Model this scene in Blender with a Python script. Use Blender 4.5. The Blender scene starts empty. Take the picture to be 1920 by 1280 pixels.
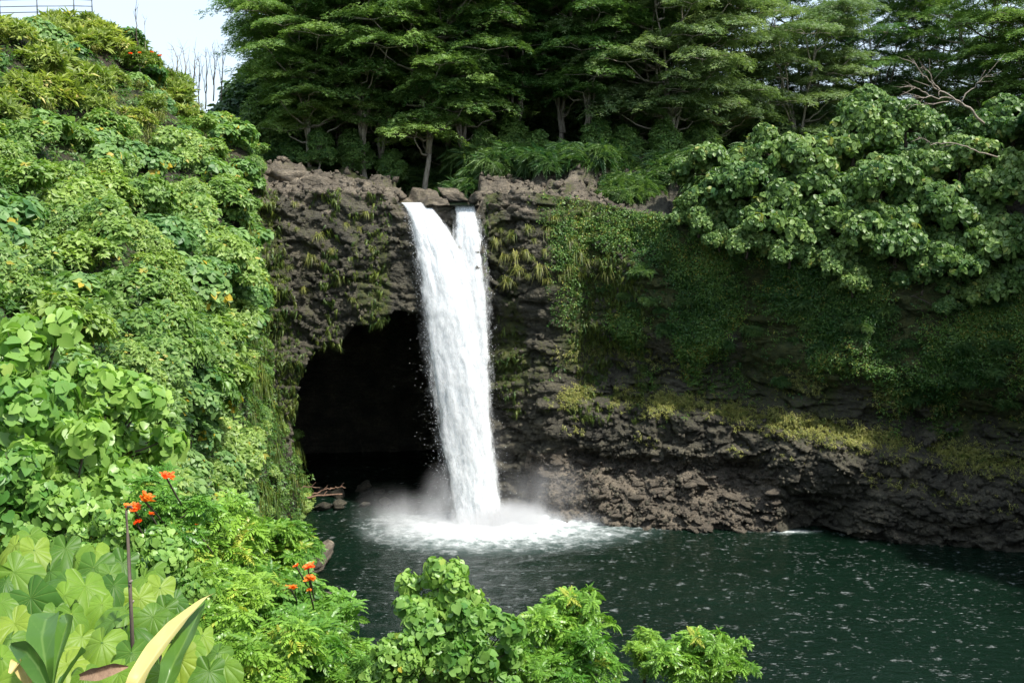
import bpy, math, random
import numpy as np
from mathutils import Vector, Matrix

# ------------------------------------------------------------------ camera, sky, sun, exposure
SC = bpy.context.scene
COL = SC.collection
FPX = 1968.0                        # focal length in pixels of the 1920 px wide photograph
PITCH = math.atan(206.0 / FPX)
CAMZ = 22.0
cam_data = bpy.data.cameras.new('camera')
cam_data.sensor_width = 36.0
cam_data.lens = 36.0 * FPX / 1920.0
cam_data.clip_start = 0.1
cam_data.clip_end = 6000.0
cam = bpy.data.objects.new('camera', cam_data)
cam.location = (0, 0, CAMZ)
cam.rotation_euler = (math.pi / 2 - PITCH, 0, 0)
COL.objects.link(cam)
SC.camera = cam

SUN_DIR = Vector((0.42, -0.36, 0.85)).normalized()       # towards the sun: high, from the right
SUN_EL = math.asin(SUN_DIR.z)
SUN_AZ = math.atan2(SUN_DIR.x, SUN_DIR.y)
world = bpy.data.worlds.new('World')
SC.world = world
world.use_nodes = True
wn, wl = world.node_tree.nodes, world.node_tree.links
wn.clear()
w_out = wn.new('ShaderNodeOutputWorld')
w_bg = wn.new('ShaderNodeBackground')
w_sky = wn.new('ShaderNodeTexSky')
w_sky.sky_type = 'NISHITA'
w_sky.sun_disc = False
w_sky.sun_elevation = SUN_EL
w_sky.sun_rotation = SUN_AZ
w_sky.air_density = 1.2
w_sky.dust_density = 2.5
w_sky.ozone_density = 1.0
# thin high cloud, the same all over the sky
w_tc = wn.new('ShaderNodeTexCoord')
w_noise = wn.new('ShaderNodeTexNoise')
w_noise.inputs['Scale'].default_value = 2.2
w_noise.inputs['Detail'].default_value = 7
w_ramp = wn.new('ShaderNodeValToRGB')
w_ramp.color_ramp.elements[0].position = 0.30
w_ramp.color_ramp.elements[0].color = (0.6, 0.6, 0.6, 1)
w_ramp.color_ramp.elements[1].position = 0.70
w_ramp.color_ramp.elements[1].color = (0.85, 0.85, 0.85, 1)
w_mix = wn.new('ShaderNodeMix')
w_mix.data_type = 'RGBA'
w_mix.inputs['B'].default_value = (2.75, 3.25, 3.85, 1)
wl.new(w_tc.outputs['Generated'], w_noise.inputs['Vector'])
wl.new(w_noise.outputs['Fac'], w_ramp.inputs['Fac'])
wl.new(w_ramp.outputs['Color'], w_mix.inputs['Factor'])
wl.new(w_sky.outputs['Color'], w_mix.inputs['A'])
wl.new(w_mix.outputs['Result'], w_bg.inputs['Color'])
w_bg.inputs['Strength'].default_value = 0.15
wl.new(w_bg.outputs['Background'], w_out.inputs['Surface'])

sun_data = bpy.data.lights.new('sun', 'SUN')
sun_data.energy = 3.3
sun_data.angle = math.radians(2.5)
sun_data.color = (1.0, 0.955, 0.88)
sun = bpy.data.objects.new('sun', sun_data)
sun.rotation_euler = (-SUN_DIR).to_track_quat('-Z', 'Y').to_euler()
sun.location = (20, 0, 80)
COL.objects.link(sun)

SC.view_settings.view_transform = 'Standard'
SC.view_settings.look = 'None'
SC.view_settings.gamma = 1.0
SC.view_settings.use_curve_mapping = False
SC.view_settings.exposure = 1.14
SC.render.engine = 'CYCLES'
SC.cycles.use_denoising = True
SC.cycles.max_bounces = 7
SC.cycles.diffuse_bounces = 3
SC.cycles.glossy_bounces = 3
SC.cycles.transmission_bounces = 4
SC.cycles.volume_bounces = 1
SC.cycles.transparent_max_bounces = 24
SC.cycles.sample_clamp_indirect = 4.0
SC.cycles.volume_step_rate = 1.0
SC.cycles.caustics_reflective = False
SC.cycles.caustics_refractive = False


# ------------------------------------------------------------------ helpers
def at(px, py, Y):
    """point on the ray through photo pixel (px, py) at distance Y in front of the camera"""
    a, b = (px - 960.0) / FPX, (640.0 - py) / FPX
    d = Vector((a, math.cos(PITCH) + b * math.sin(PITCH), -math.sin(PITCH) + b * math.cos(PITCH)))
    return Vector((0, 0, CAMZ)) + d * (Y / d.y)


def sstep(a, b, x):
    t = np.clip((np.asarray(x, float) - a) / (b - a), 0, 1)
    return t * t * (3 - 2 * t)


def _hash(i, j, k, s):
    h = (i * 374761393 + j * 668265263 + k * 2147483647 + s * 974634721) & 0xffffffff
    h = ((h ^ (h >> 13)) * 1274126177) & 0xffffffff
    h = ((h ^ (h >> 16)) * 2246822519) & 0xffffffff
    return ((h ^ (h >> 15)) & 0xffffff) / float(0xffffff)


def vnoise(P, s=0):
    """value noise in -1..1 on an (n,3) array"""
    P = np.asarray(P, float)
    I = np.floor(P).astype(np.int64)
    F = P - I
    F = F * F * F * (F * (F * 6 - 15) + 10)
    out = np.zeros(len(P))
    for a in (0, 1):
        for b in (0, 1):
            for c in (0, 1):
                w = (F[:, 0] if a else 1 - F[:, 0]) * (F[:, 1] if b else 1 - F[:, 1]) * (F[:, 2] if c else 1 - F[:, 2])
                out += w * _hash(I[:, 0] + a, I[:, 1] + b, I[:, 2] + c, s)
    return out * 2 - 1


def fbm(P, octv=4, s=0, gain=0.5, ridged=False):
    P = np.asarray(P, float)
    tot, amp, norm = np.zeros(len(P)), 1.0, 0.0
    for o in range(octv):
        n = vnoise(P * (2.03 ** o) + 17.3 * o, s + o)
        if ridged:
            n = 1 - 2 * np.abs(n)
        tot += amp * n
        norm += amp
        amp *= gain
    return tot / norm


def worley(P, s=0):
    """distance to the nearest point, distance to the second, random value of the nearest cell"""
    P = np.asarray(P, float)
    I = np.floor(P).astype(np.int64)
    d1 = np.full(len(P), 9.0)
    d2 = np.full(len(P), 9.0)
    idv = np.zeros(len(P))
    for a in (-1, 0, 1):
        for b in (-1, 0, 1):
            for c in (-1, 0, 1):
                i, j, k = I[:, 0] + a, I[:, 1] + b, I[:, 2] + c
                q = np.stack([i + _hash(i, j, k, s), j + _hash(i, j, k, s + 1), k + _hash(i, j, k, s + 2)], 1)
                d = np.sqrt(((P - q) ** 2).sum(1))
                v = _hash(i, j, k, s + 3)
                near = d < d1
                d2 = np.where(near, d1, np.minimum(d2, d))
                idv = np.where(near, v, idv)
                d1 = np.where(near, d, d1)
    return d1, d2, idv


def mesh_np(name, V, F, mat=None, tint=None, smooth=False, attrs=None):
    """mesh from arrays; F is an (m,3) or (m,4) array or a list of such arrays"""
    me = bpy.data.meshes.new(name)
    V = np.ascontiguousarray(V, np.float32)
    Fs = F if isinstance(F, list) else [F]
    Fs = [np.asarray(f, np.int32) for f in Fs if len(f)]
    me.vertices.add(len(V))
    me.vertices.foreach_set('co', V.ravel())
    nl = sum(f.size for f in Fs)
    nf = sum(len(f) for f in Fs)
    me.loops.add(nl)
    me.polygons.add(nf)
    me.loops.foreach_set('vertex_index', np.concatenate([f.ravel() for f in Fs]))
    tot = np.concatenate([np.full(len(f), f.shape[1], np.int32) for f in Fs])
    start = np.concatenate([[0], np.cumsum(tot)[:-1]]).astype(np.int32)
    me.polygons.foreach_set('loop_start', start)
    me.update(calc_edges=True)
    if smooth:
        me.polygons.foreach_set('use_smooth', np.ones(nf, bool))
    at_ = dict(attrs or {})
    if tint is not None:
        at_['tint'] = tint
    for k, v in at_.items():
        a = me.attributes.new(k, 'FLOAT', 'POINT')
        a.data.foreach_set('value', np.ascontiguousarray(v, np.float32))
    if mat is not None:
        me.materials.append(mat)
    me.validate(clean_customdata=False)
    return me


def obj(name, me, parent=None, loc=None, rot=None, scale=None):
    o = bpy.data.objects.new(name, me)
    COL.objects.link(o)
    if parent is not None:
        o.parent = parent
    if loc is not None:
        o.location = loc
    if rot is not None:
        o.rotation_euler = rot
    if scale is not None:
        o.scale = scale if hasattr(scale, '__len__') else (scale,) * 3
    return o


def tag(o, label=None, cat=None, group=None, kind=None):
    if label:
        o['label'] = label
    if cat:
        o['category'] = cat
    if group:
        o['group'] = group
    if kind:
        o['kind'] = kind
    return o


def thing(name, label, cat, loc=(0, 0, 0), rotz=0.0, group=None, scale=1.0):
    o = obj(name, None, None, loc, (0, 0, rotz), scale)
    return tag(o, label, cat, group)


def grid_faces(nu, nv, wrap=False):
    """quads of a grid stored row by row: index = v*nu + u"""
    u = np.arange(nu if wrap else nu - 1)
    v = np.arange(nv - 1)
    U, Vv = np.meshgrid(u, v)
    U, Vv = U.ravel(), Vv.ravel()
    U2 = (U + 1) % nu
    return np.stack([Vv * nu + U, Vv * nu + U2, (Vv + 1) * nu + U2, (Vv + 1) * nu + U], 1)


class Parts:
    """collects tubes into one mesh"""
    def __init__(self):
        self.V, self.F, self.T, self.n = [], [], [], 0

    def add(self, V, F, t=0.5):
        V = np.asarray(V, float)
        self.V.append(V)
        self.F.append(np.asarray(F) + self.n)
        self.T.append(np.full(len(V), t))
        self.n += len(V)

    def tube(self, pts, radii, sides=6, t=0.5):
        pts = np.asarray(pts, float)
        n = len(pts)
        d = np.gradient(pts, axis=0)
        d /= np.linalg.norm(d, axis=1)[:, None] + 1e-9
        ref = np.where(np.abs(d[:, 2:3]) > 0.9, np.array([[1.0, 0, 0]]), np.array([[0, 0, 1.0]]))
        a = np.cross(d, ref)
        a /= np.linalg.norm(a, axis=1)[:, None] + 1e-9
        b = np.cross(d, a)
        ang = np.linspace(0, 2 * np.pi, sides, endpoint=False)
        r = np.asarray(radii, float).reshape(-1, 1, 1) * np.ones((n, 1, 1))
        ring = pts[:, None, :] + r * (a[:, None, :] * np.cos(ang)[None, :, None] + b[:, None, :] * np.sin(ang)[None, :, None])
        V = ring.reshape(-1, 3)
        F = grid_faces(sides, n, wrap=True)
        V = np.concatenate([V, pts[:1], pts[-1:]])
        k = np.arange(sides)
        c0 = np.stack([np.full(sides, n * sides), (k + 1) % sides, k, k], 1)
        c1 = np.stack([np.full(sides, n * sides + 1), (n - 1) * sides + k, (n - 1) * sides + (k + 1) % sides, (n - 1) * sides + (k + 1) % sides], 1)
        self.add(V, F, t)
        off = self.n - len(V)
        self.F.append(c0[:, :3] + off)
        self.F.append(c1[:, :3] + off)

    def mesh(self, name, mat, smooth=True):
        q = [f for f in self.F if f.shape[1] == 4]
        t = [f for f in self.F if f.shape[1] == 3]
        Fs = ([np.concatenate(q)] if q else []) + ([np.concatenate(t)] if t else [])
        return mesh_np(name, np.concatenate(self.V), Fs, mat, np.concatenate(self.T), smooth)


def bend(p0, p1, n=7, sag=0.0, wob=0.0, rng=None):
    """points on a curved line between two places"""
    p0, p1 = np.asarray(p0, float), np.asarray(p1, float)
    t = np.linspace(0, 1, n)[:, None]
    P = p0 + (p1 - p0) * t
    P[:, 2] += sag * 4 * (t * (1 - t))[:, 0]
    if wob and rng is not None:
        j = rng.normal(0, wob, (n, 3))
        j[0] = 0
        j[-1] = 0
        P += j
    return P


# ------------------------------------------------------------------ materials
def nodes(name):
    m = bpy.data.materials.new(name)
    m.use_nodes = True
    nt = m.node_tree
    nt.nodes.clear()
    return m, nt.nodes, nt.links


def ramp(N, L, src, stops):
    r = N.new('ShaderNodeValToRGB')
    els = r.color_ramp.elements
    while len(els) < len(stops):
        els.new(0.5)
    for e, (p, c) in zip(els, stops):
        e.position = p
        e.color = tuple(c) + (1,) if len(c) == 3 else c
    if src is not None:
        L.new(src, r.inputs['Fac'])
    return r.outputs['Color']


def noise(N, L, vec, scale, detail=4, rough=0.55):
    t = N.new('ShaderNodeTexNoise')
    t.inputs['Scale'].default_value = scale
    t.inputs['Detail'].default_value = detail
    t.inputs['Roughness'].default_value = rough
    if vec is not None:
        L.new(vec, t.inputs['Vector'])
    return t.outputs['Fac']


def mixc(N, L, f, a, b, mode='MIX'):
    m = N.new('ShaderNodeMix')
    m.data_type = 'RGBA'
    m.blend_type = mode
    for k, v in (('Factor', f), ('A', a), ('B', b)):
        if isinstance(v, (int, float)):
            m.inputs[k].default_value = v
        elif isinstance(v, tuple):
            m.inputs[k].default_value = v + (1,) if len(v) == 3 else v
        else:
            L.new(v, m.inputs[k])
    return m.outputs['Result']


def math_(N, L, op, a, b=None, clamp=False):
    m = N.new('ShaderNodeMath')
    m.operation = op
    m.use_clamp = clamp
    for i, v in enumerate((a, b)):
        if v is None:
            continue
        if isinstance(v, (int, float)):
            m.inputs[i].default_value = v
        else:
            L.new(v, m.inputs[i])
    return m.outputs[0]


def attr(N, name):
    a = N.new('ShaderNodeAttribute')
    a.attribute_name = name
    return a


def mapping(N, L, scale, src='Object'):
    tc = N.new('ShaderNodeTexCoord')
    mp = N.new('ShaderNodeMapping')
    mp.inputs['Scale'].default_value = scale
    L.new(tc.outputs[src], mp.inputs['Vector'])
    return mp.outputs['Vector']


def leaf_mat(name, dark, light, odd=None, trans=0.34, rough=0.45, spec=0.4, odd_at=0.96):
    m, N, L = nodes(name)
    a = attr(N, 'tint').outputs['Fac']
    stops = [(0.0, dark), (0.85, light)]
    if odd:
        stops = [(0.0, dark), (odd_at - 0.06, light), (odd_at, odd)]
    c = ramp(N, L, a, stops)
    info = N.new('ShaderNodeObjectInfo')
    hv = N.new('ShaderNodeHueSaturation')
    mr = N.new('ShaderNodeMapRange')
    mr.inputs['To Min'].default_value = 0.84
    mr.inputs['To Max'].default_value = 1.22
    L.new(info.outputs['Random'], mr.inputs['Value'])
    L.new(mr.outputs['Result'], hv.inputs['Value'])
    mh = N.new('ShaderNodeMapRange')
    mh.inputs['To Min'].default_value = 0.515
    mh.inputs['To Max'].default_value = 0.485
    L.new(info.outputs['Random'], mh.inputs['Value'])
    L.new(mh.outputs['Result'], hv.inputs['Hue'])
    L.new(c, hv.inputs['Color'])
    c = hv.outputs['Color']
    p = N.new('ShaderNodeBsdfPrincipled')
    p.inputs['Roughness'].default_value = rough
    p.inputs['Specular IOR Level'].default_value = spec
    L.new(c, p.inputs['Base Color'])
    tr = N.new('ShaderNodeBsdfTranslucent')
    L.new(mixc(N, L, 1.0, c, (1.35, 1.5, 0.7), 'MULTIPLY'), tr.inputs['Color'])
    mx = N.new('ShaderNodeMixShader')
    mx.inputs['Fac'].default_value = trans
    L.new(p.outputs[0], mx.inputs[1])
    L.new(tr.outputs[0], mx.inputs[2])
    o = N.new('ShaderNodeOutputMaterial')
    L.new(mx.outputs[0], o.inputs['Surface'])
    return m


def bark_mat(name, c0, c1, scale=3.0, rough=0.85):
    m, N, L = nodes(name)
    v = mapping(N, L, (scale, scale, scale * 0.25))
    n = noise(N, L, v, 2.0, 6, 0.65)
    c = ramp(N, L, n, [(0.3, c0), (0.7, c1)])
    p = N.new('ShaderNodeBsdfPrincipled')
    p.inputs['Roughness'].default_value = rough
    L.new(c, p.inputs['Base Color'])
    b = N.new('ShaderNodeBump')
    b.inputs['Strength'].default_value = 0.5
    b.inputs['Distance'].default_value = 0.05
    L.new(n, b.inputs['Height'])
    L.new(b.outputs[0], p.inputs['Normal'])
    o = N.new('ShaderNodeOutputMaterial')
    L.new(p.outputs[0], o.inputs['Surface'])
    return m


def rock_mat(name, c0, c1, c2, moss=(0.035, 0.05, 0.012), moss2=(0.08, 0.085, 0.02), scale=1.0, rough=0.8, bump=0.9):
    """rock with moss where the 'moss' attribute says so (0 when a mesh has none)"""
    m, N, L = nodes(name)
    v = mapping(N, L, (scale, scale, scale))
    vs = mapping(N, L, (scale * 0.5, scale * 0.5, scale * 2.6))
    n1 = noise(N, L, v, 0.55, 7, 0.62)
    n2 = noise(N, L, vs, 1.6, 8, 0.68)
    n3 = noise(N, L, v, 5.5, 6, 0.7)
    c = ramp(N, L, n1, [(0.3, c0), (0.5, c1), (0.72, c2)])
    c = mixc(N, L, 0.75, c, ramp(N, L, n2, [(0.25, (0.35, 0.35, 0.36)), (0.55, (1, 1, 1)), (0.8, (1.5, 1.42, 1.3))]), 'MULTIPLY')
    c = mixc(N, L, 0.7, c, ramp(N, L, n3, [(0.32, (0.22, 0.22, 0.23)), (0.55, (1.0, 0.98, 0.96)), (0.75, (2.3, 2.2, 2.05))]), 'MULTIPLY')
    ma = attr(N, 'moss').outputs['Fac']
    mm = math_(N, L, 'MULTIPLY_ADD', math_(N, L, 'SUBTRACT', n3, 0.5), 1.6)
    mm.node.inputs[2].default_value = 0.0
    L.new(ma, mm.node.inputs[2])
    mk = ramp(N, L, mm, [(0.35, (0, 0, 0)), (0.62, (1, 1, 1))])
    mc = ramp(N, L, noise(N, L, v, 2.3, 5), [(0.35, moss), (0.65, moss2)])
    c = mixc(N, L, mk, c, mc)
    p = N.new('ShaderNodeBsdfPrincipled')
    p.inputs['Roughness'].default_value = rough
    L.new(c, p.inputs['Base Color'])
    b = N.new('ShaderNodeBump')
    b.inputs['Strength'].default_value = bump
    b.inputs['Distance'].default_value = 0.4
    L.new(math_(N, L, 'ADD', n2, math_(N, L, 'MULTIPLY', n3, 0.6)), b.inputs['Height'])
    L.new(b.outputs[0], p.inputs['Normal'])
    o = N.new('ShaderNodeOutputMaterial')
    L.new(p.outputs[0], o.inputs['Surface'])
    return m


M = {}
M['cliff'] = rock_mat('cliff_rock', (0.032, 0.030, 0.021), (0.079, 0.073, 0.050), (0.145, 0.131, 0.088))
M['rim'] = rock_mat('rim_rock', (0.078, 0.066, 0.048), (0.165, 0.140, 0.103), (0.28, 0.240, 0.180), scale=1.2)
M['rubble'] = rock_mat('rubble_rock', (0.078, 0.066, 0.049), (0.16, 0.135, 0.10), (0.26, 0.22, 0.16), scale=1.6)
M['soil'] = rock_mat('soil', (0.025, 0.020, 0.013), (0.045, 0.036, 0.022), (0.07, 0.055, 0.03), scale=1.0)
M['heart'] = leaf_mat('heart_leaf', (0.050, 0.14, 0.034), (0.22, 0.36, 0.11), (0.42, 0.33, 0.03), odd_at=0.975)
M['heart_near'] = leaf_mat('near_heart_leaf', (0.095, 0.225, 0.038), (0.29, 0.45, 0.10), (0.40, 0.36, 0.04), rough=0.38, odd_at=0.985)
M['slope'] = leaf_mat('slope_leaf', (0.065, 0.155, 0.030), (0.29, 0.41, 0.105), (0.40, 0.33, 0.05), trans=0.36, odd_at=0.985)
M['dry'] = leaf_mat('dry_slope_leaf', (0.11, 0.175, 0.03), (0.33, 0.40, 0.085), (0.50, 0.44, 0.16), odd_at=0.95)
M['pinnate'] = leaf_mat('pinnate_leaf', (0.055, 0.17, 0.020), (0.24, 0.42, 0.055), (0.36, 0.40, 0.06), rough=0.36)
M['albizia'] = leaf_mat('albizia_leaf', (0.042, 0.115, 0.034), (0.20, 0.32, 0.085), None, trans=0.3)
M['albizia_pale'] = leaf_mat('pale_albizia_leaf', (0.08, 0.145, 0.060), (0.25, 0.33, 0.14), None, trans=0.3)
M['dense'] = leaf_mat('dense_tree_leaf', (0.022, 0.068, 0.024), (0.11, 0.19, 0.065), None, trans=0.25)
M['droop'] = leaf_mat('drooping_leaf', (0.042, 0.110, 0.024), (0.21, 0.31, 0.085), (0.30, 0.32, 0.08), trans=0.28, odd_at=0.95)
M['fern'] = leaf_mat('frond_leaf', (0.034, 0.10, 0.028), (0.15, 0.24, 0.07), None)
M['vine'] = leaf_mat('vine_leaf', (0.028, 0.090, 0.018), (0.15, 0.26, 0.055), (0.28, 0.27, 0.05), odd_at=0.93)
M['grass'] = leaf_mat('grass_blade', (0.065, 0.115, 0.022), (0.27, 0.27, 0.075), None, trans=0.3)
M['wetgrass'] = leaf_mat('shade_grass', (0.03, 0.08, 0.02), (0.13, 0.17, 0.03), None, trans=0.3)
M['flower'] = leaf_mat('orange_petal', (0.75, 0.10, 0.012), (0.95, 0.24, 0.03), None, trans=0.3, rough=0.6)
M['bark_pale'] = bark_mat('pale_bark', (0.18, 0.155, 0.12), (0.42, 0.37, 0.30))
M['bark_dark'] = bark_mat('dark_bark', (0.045, 0.034, 0.024), (0.11, 0.085, 0.06))
M['twig'] = bark_mat('dry_twig', (0.16, 0.13, 0.10), (0.34, 0.29, 0.24))
M['driftwood'] = bark_mat('driftwood', (0.10, 0.055, 0.035), (0.24, 0.15, 0.10))

# ------------------------------------------------------------------ the gorge wall round the pool
CTRL = np.array([(-27, 70), (-17.6, 78.2), (-12, 79.6), (-8, 80.0), (-4, 80.9), (0, 81.0), (3.5, 79.0), (9.5, 76.8), (19, 74.9),
                 (27, 73), (35, 70.5), (42, 64), (47, 53), (48, 39), (44, 24), (37, 8), (30, -12)], float)


def catmull(C, n=40):
    P = np.vstack([2 * C[0] - C[1], C, 2 * C[-1] - C[-2]])
    out = []
    for i in range(1, len(P) - 2):
        t = np.linspace(0, 1, n, endpoint=False)[:, None]
        p0, p1, p2, p3 = P[i - 1], P[i], P[i + 1], P[i + 2]
        out.append(0.5 * ((2 * p1) + (-p0 + p2) * t + (2 * p0 - 5 * p1 + 4 * p2 - p3) * t ** 2 + (-p0 + 3 * p1 - 3 * p2 + p3) * t ** 3))
    out.append(C[-1:])
    return np.concatenate(out)


_fine = catmull(CTRL)
_len = np.concatenate([[0], np.cumsum(np.linalg.norm(np.diff(_fine, axis=0), axis=1))])
_s_vis = np.interp(1, [0, 1], [0, _len[np.argmin(np.abs(_fine[:, 0] - 36.5) + (_fine[:, 1] < 60) * 99)]])
_s0 = _len[np.argmin(np.abs(_fine[:, 0] + 19.5) + (_fine[:, 1] < 60) * 99)]
S = np.concatenate([np.arange(0, _s0, 0.6), np.arange(_s0, _s_vis, 0.135), np.arange(_s_vis, _len[-1], 1.0)])
PATH = np.stack([np.interp(S, _len, _fine[:, 0]), np.interp(S, _len, _fine[:, 1])], 1)
_tan = np.gradient(PATH, S, axis=0)
for _k in range(60):                      # even out the heading so the outward rows stay apart
    _tan[1:-1] = 0.25 * _tan[:-2] + 0.5 * _tan[1:-1] + 0.25 * _tan[2:]
_tan /= np.linalg.norm(_tan, axis=1)[:, None]
NRM = np.stack([-_tan[:, 1], _tan[:, 0]], 1)          # away from the pool

RIM_X = [-60, -19, -17, -13, -10.2, -8.9, -8.4, -6.6, -6.2, -4.9, -4.6, -2.6, -2.2, -1.2, 1, 4, 7, 12, 20, 30, 60]
RIM_Z = [25, 25.2, 25.0, 25.1, 24.9, 24.6, 23.85, 23.7, 24.5, 24.5, 23.85, 23.8, 24.7, 25.0, 25.0, 24.4, 23.6, 23, 22.6, 22.2, 22]


def rim_z(X):
    return np.interp(X, RIM_X, RIM_Z)


def cave(X, Z):
    """0 outside, 1 inside the mouth of the cave behind the falls"""
    top = np.interp(X, [-17.4, -16.7, -16.2, -15.2, -13.6, -11.5, -8, -4.5, -2.6, -1.8], [0, 6.0, 10.6, 12.7, 13.6, 14.8, 15.8, 15.0, 11, 0])
    jit = 0.8 * fbm(np.stack([X * 0.9, Z * 0.0 + 3, Z * 0.9], 1), 3, 5)
    return sstep(-0.12, 0.42, (top + jit - Z) * 0.8) * sstep(-16.75, -16.3, X + 0.25 * jit) * (1 - sstep(-3.0, -2.2, X + jit))


def cliff_surface():
    zrow = np.concatenate([[-3, -1.5, -0.6], np.arange(-0.2, 25.0, 0.14)]) / 25.0
    zrow = np.concatenate([zrow, [1.0]])
    back = np.array([0.12, 0.25, 0.4, 0.6, 0.8, 1.0, 1.25, 1.5, 1.75, 2.0, 2.3, 2.6, 3, 3.4, 3.8, 4.2, 4.6, 5, 5.5, 6, 6.5, 7, 7.6, 8.3, 9, 10, 11, 12.5, 14, 16, 19, 23, 28, 35, 45, 60, 90, 160, 300, 700])
    nu, nz, nb = len(S), len(zrow), len(back)
    X0 = PATH[:, 0]
    # the wall
    ZZ = zrow[:, None] * rim_z(X0)[None, :]
    XX = np.broadcast_to(X0[None, :], ZZ.shape)
    x, z = XX.ravel(), ZZ.ravel()
    # upper right wall: shelf, grassy ledge, recess, mossy bulge, rounded rim
    ledge = np.interp(x, [0, 5, 14, 22, 30, 36], [8.6, 8.8, 8.1, 7.2, 5.8, 5.0])
    right = sstep(0.5, 5, x)
    t = z / ledge
    bank = sstep(1.0, 4.0, x) * (1 - sstep(16.5, 20.5, x))
    shelf = bank * (3.6 * sstep(0, 4.4, z) - 0.9 * sstep(4.3, 5.2, z)) + (1 - bank) * (0.9 * sstep(0, 7, z))
    shelf += (1 - bank) * sstep(18.6, 21.5, x) * (1 - sstep(22.0, 25.5, x)) * 2.8 * (1 - sstep(1.9, 3.3, z))
    lift = 1.8 * sstep(-0.2, 0.35, z - ledge) + 1.3 * sstep(0.4, 2.5, z - ledge)
    bulge = -1.9 * sstep(ledge + 3.2, ledge + 6.0, z)
    o_r = shelf + lift + bulge + 1.6 * sstep(19, 24, z)
    # wall by the falls
    o_l = 0.15 + 0.9 * sstep(20, 25, z) - 0.5 * sstep(13, 17, z) * sstep(-18, -15, x) + 1.2 * sstep(-3.2, -1.5, x) * (1 - sstep(14, 20, z))
    o = o_l * (1 - right) + o_r * right
    lump = fbm(np.stack([x * 0.16, x * 0, z * 0.13], 1), 4, 47)
    o = o + right * (1.5 * lump * sstep(ledge, ledge + 4, z) + 0.5 * lump)
    cv = cave(x, z)
    o = o + cv * 24.0
    B = np.stack([np.repeat(PATH[None, :, 0], nz, 0).ravel(), np.repeat(PATH[None, :, 1], nz, 0).ravel(), z], 1)
    # rough rock: beds of uneven thickness, blocks, ridges
    warp = np.stack([vnoise(B * 0.35, 40), vnoise(B * 0.35, 41), vnoise(B * 0.35, 42)], 1) * 0.9
    Bs = (B + warp) * np.array([0.42, 0.42, 1.0])
    d1, d2, idv = worley(Bs * 1.15, 7)
    e1, e2, idw = worley(Bs * 2.6 + 5, 17)
    rough = -0.55 * fbm(B * np.array([0.22, 0.22, 0.35]), 4, 3) * 1.6
    rough += (idv - 0.5) * 1.15 + 0.34 * np.exp(-(d2 - d1) * 9) + (idw - 0.5) * 0.34 + 0.12 * np.exp(-(e2 - e1) * 9)
    rough += -0.26 * fbm(B * 1.9, 4, 11, 0.65, ridged=True) - 0.10 * fbm(B * np.array([2.2, 2.2, 4.5]), 3, 12, 0.7, ridged=True)
    soft = 1 - 0.45 * sstep(ledge + 2, ledge + 5, z) * right
    rough *= soft * np.where(x < -3, 0.75, 1.0)
    rough = rough * sstep(-1.5, 0.0, z + 0.2) * (1 - 0.75 * sstep(0.965, 1.0, np.repeat(zrow, nu)))
    o = o + rough * (1 - 0.4 * cv)
    n = np.repeat(NRM[None], nz, 0).reshape(-1, 2)
    W = np.stack([B[:, 0] + n[:, 0] * o, B[:, 1] + n[:, 1] * o, z + 0.12 * (idw - 0.5) * (z > 0.5) * (z < rim_z(x) - 0.6)], 1)
    # moss: thick on the right wall above the ledge, streaks by the falls
    streak = fbm(B * np.array([0.8, 0.8, 0.11]), 4, 21)
    patch = fbm(B * 0.28, 4, 23)
    tongue = fbm(np.stack([B[:, 0] * 0.45, B[:, 1] * 0, z * 0.06], 1), 4, 27)
    moss = right * (0.75 * sstep(ledge + 2.6, ledge + 5.0, z + 5.0 * tongue) + 0.25 * sstep(ledge - 1.5, ledge + 0.5, z)) + (1 - right) * (0.30 + 0.9 * streak) * sstep(6, 12, z)
    moss += (0.5 * patch + 0.22) * right * sstep(3, 6, z)
    moss = np.clip(moss * (1 - cv), 0, 1.1)
    # the ground behind the rim
    top = W[-nu:]
    rows = [W]
    mrows = [moss]
    for d in back:
        q = PATH + NRM * (o[-nu:, None] + d)
        xq = PATH[:, 0]
        rise = np.where(xq < -9.2, np.interp(xq, [-20, -16, -12, -9.2], [2.9, 2.3, 1.5, 0.9]) * sstep(0.3, 9.0, d), 0) + np.where((xq >= -9.2) & (xq < -2.4), 1.0 * sstep(1.5, 9, d), 0) + np.where(xq >= -2.4, 2.2 * sstep(1.5, 9, d), 0)
        rise = rise + 2.2 * sstep(9, 60, d) + 0.012 * max(d - 60, 0) + (xq > 5) * 1.6 * sstep(2, 10, d)
        P3 = np.stack([q[:, 0], q[:, 1], rim_z(xq) + rise], 1)
        a1, a2, av = worley(P3 * np.array([0.45, 0.45, 0.7]) + 3, 31)
        b1, b2, bv = worley(P3 * np.array([1.1, 1.1, 1.5]) + 9, 33)
        amp = sstep(0, 1.0, d) * (1 - 0.6 * sstep(9, 16, d)) * np.where((xq > -8.6) & (xq < -2.5), 0.35, 1.0)
        P3[:, 2] += amp * ((av - 0.5) * 1.3 + (bv - 0.5) * 0.5 - 0.3 * np.exp(-(a2 - a1) * 7) + 0.4 * fbm(P3 * 0.8, 5, 35, 0.6))
        rows.append(P3)
        mrows.append(np.clip(0.15 + 0.55 * fbm(P3 * 0.5, 3, 37) + 0.9 * sstep(7, 10, d), 0, 1.1))
    V = np.concatenate(rows)
    F = grid_faces(nu, nz + nb)
    me = mesh_np('cliff', V, F[:, ::-1], M['cliff'], None, False, {'moss': np.concatenate(mrows)})
    me.materials.append(M['rim'])
    mi = np.zeros(len(F), np.int32)
    vrow = np.arange(len(F)) // (nu - 1)
    xf = PATH[np.arange(len(F)) % (nu - 1), 0]
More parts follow.
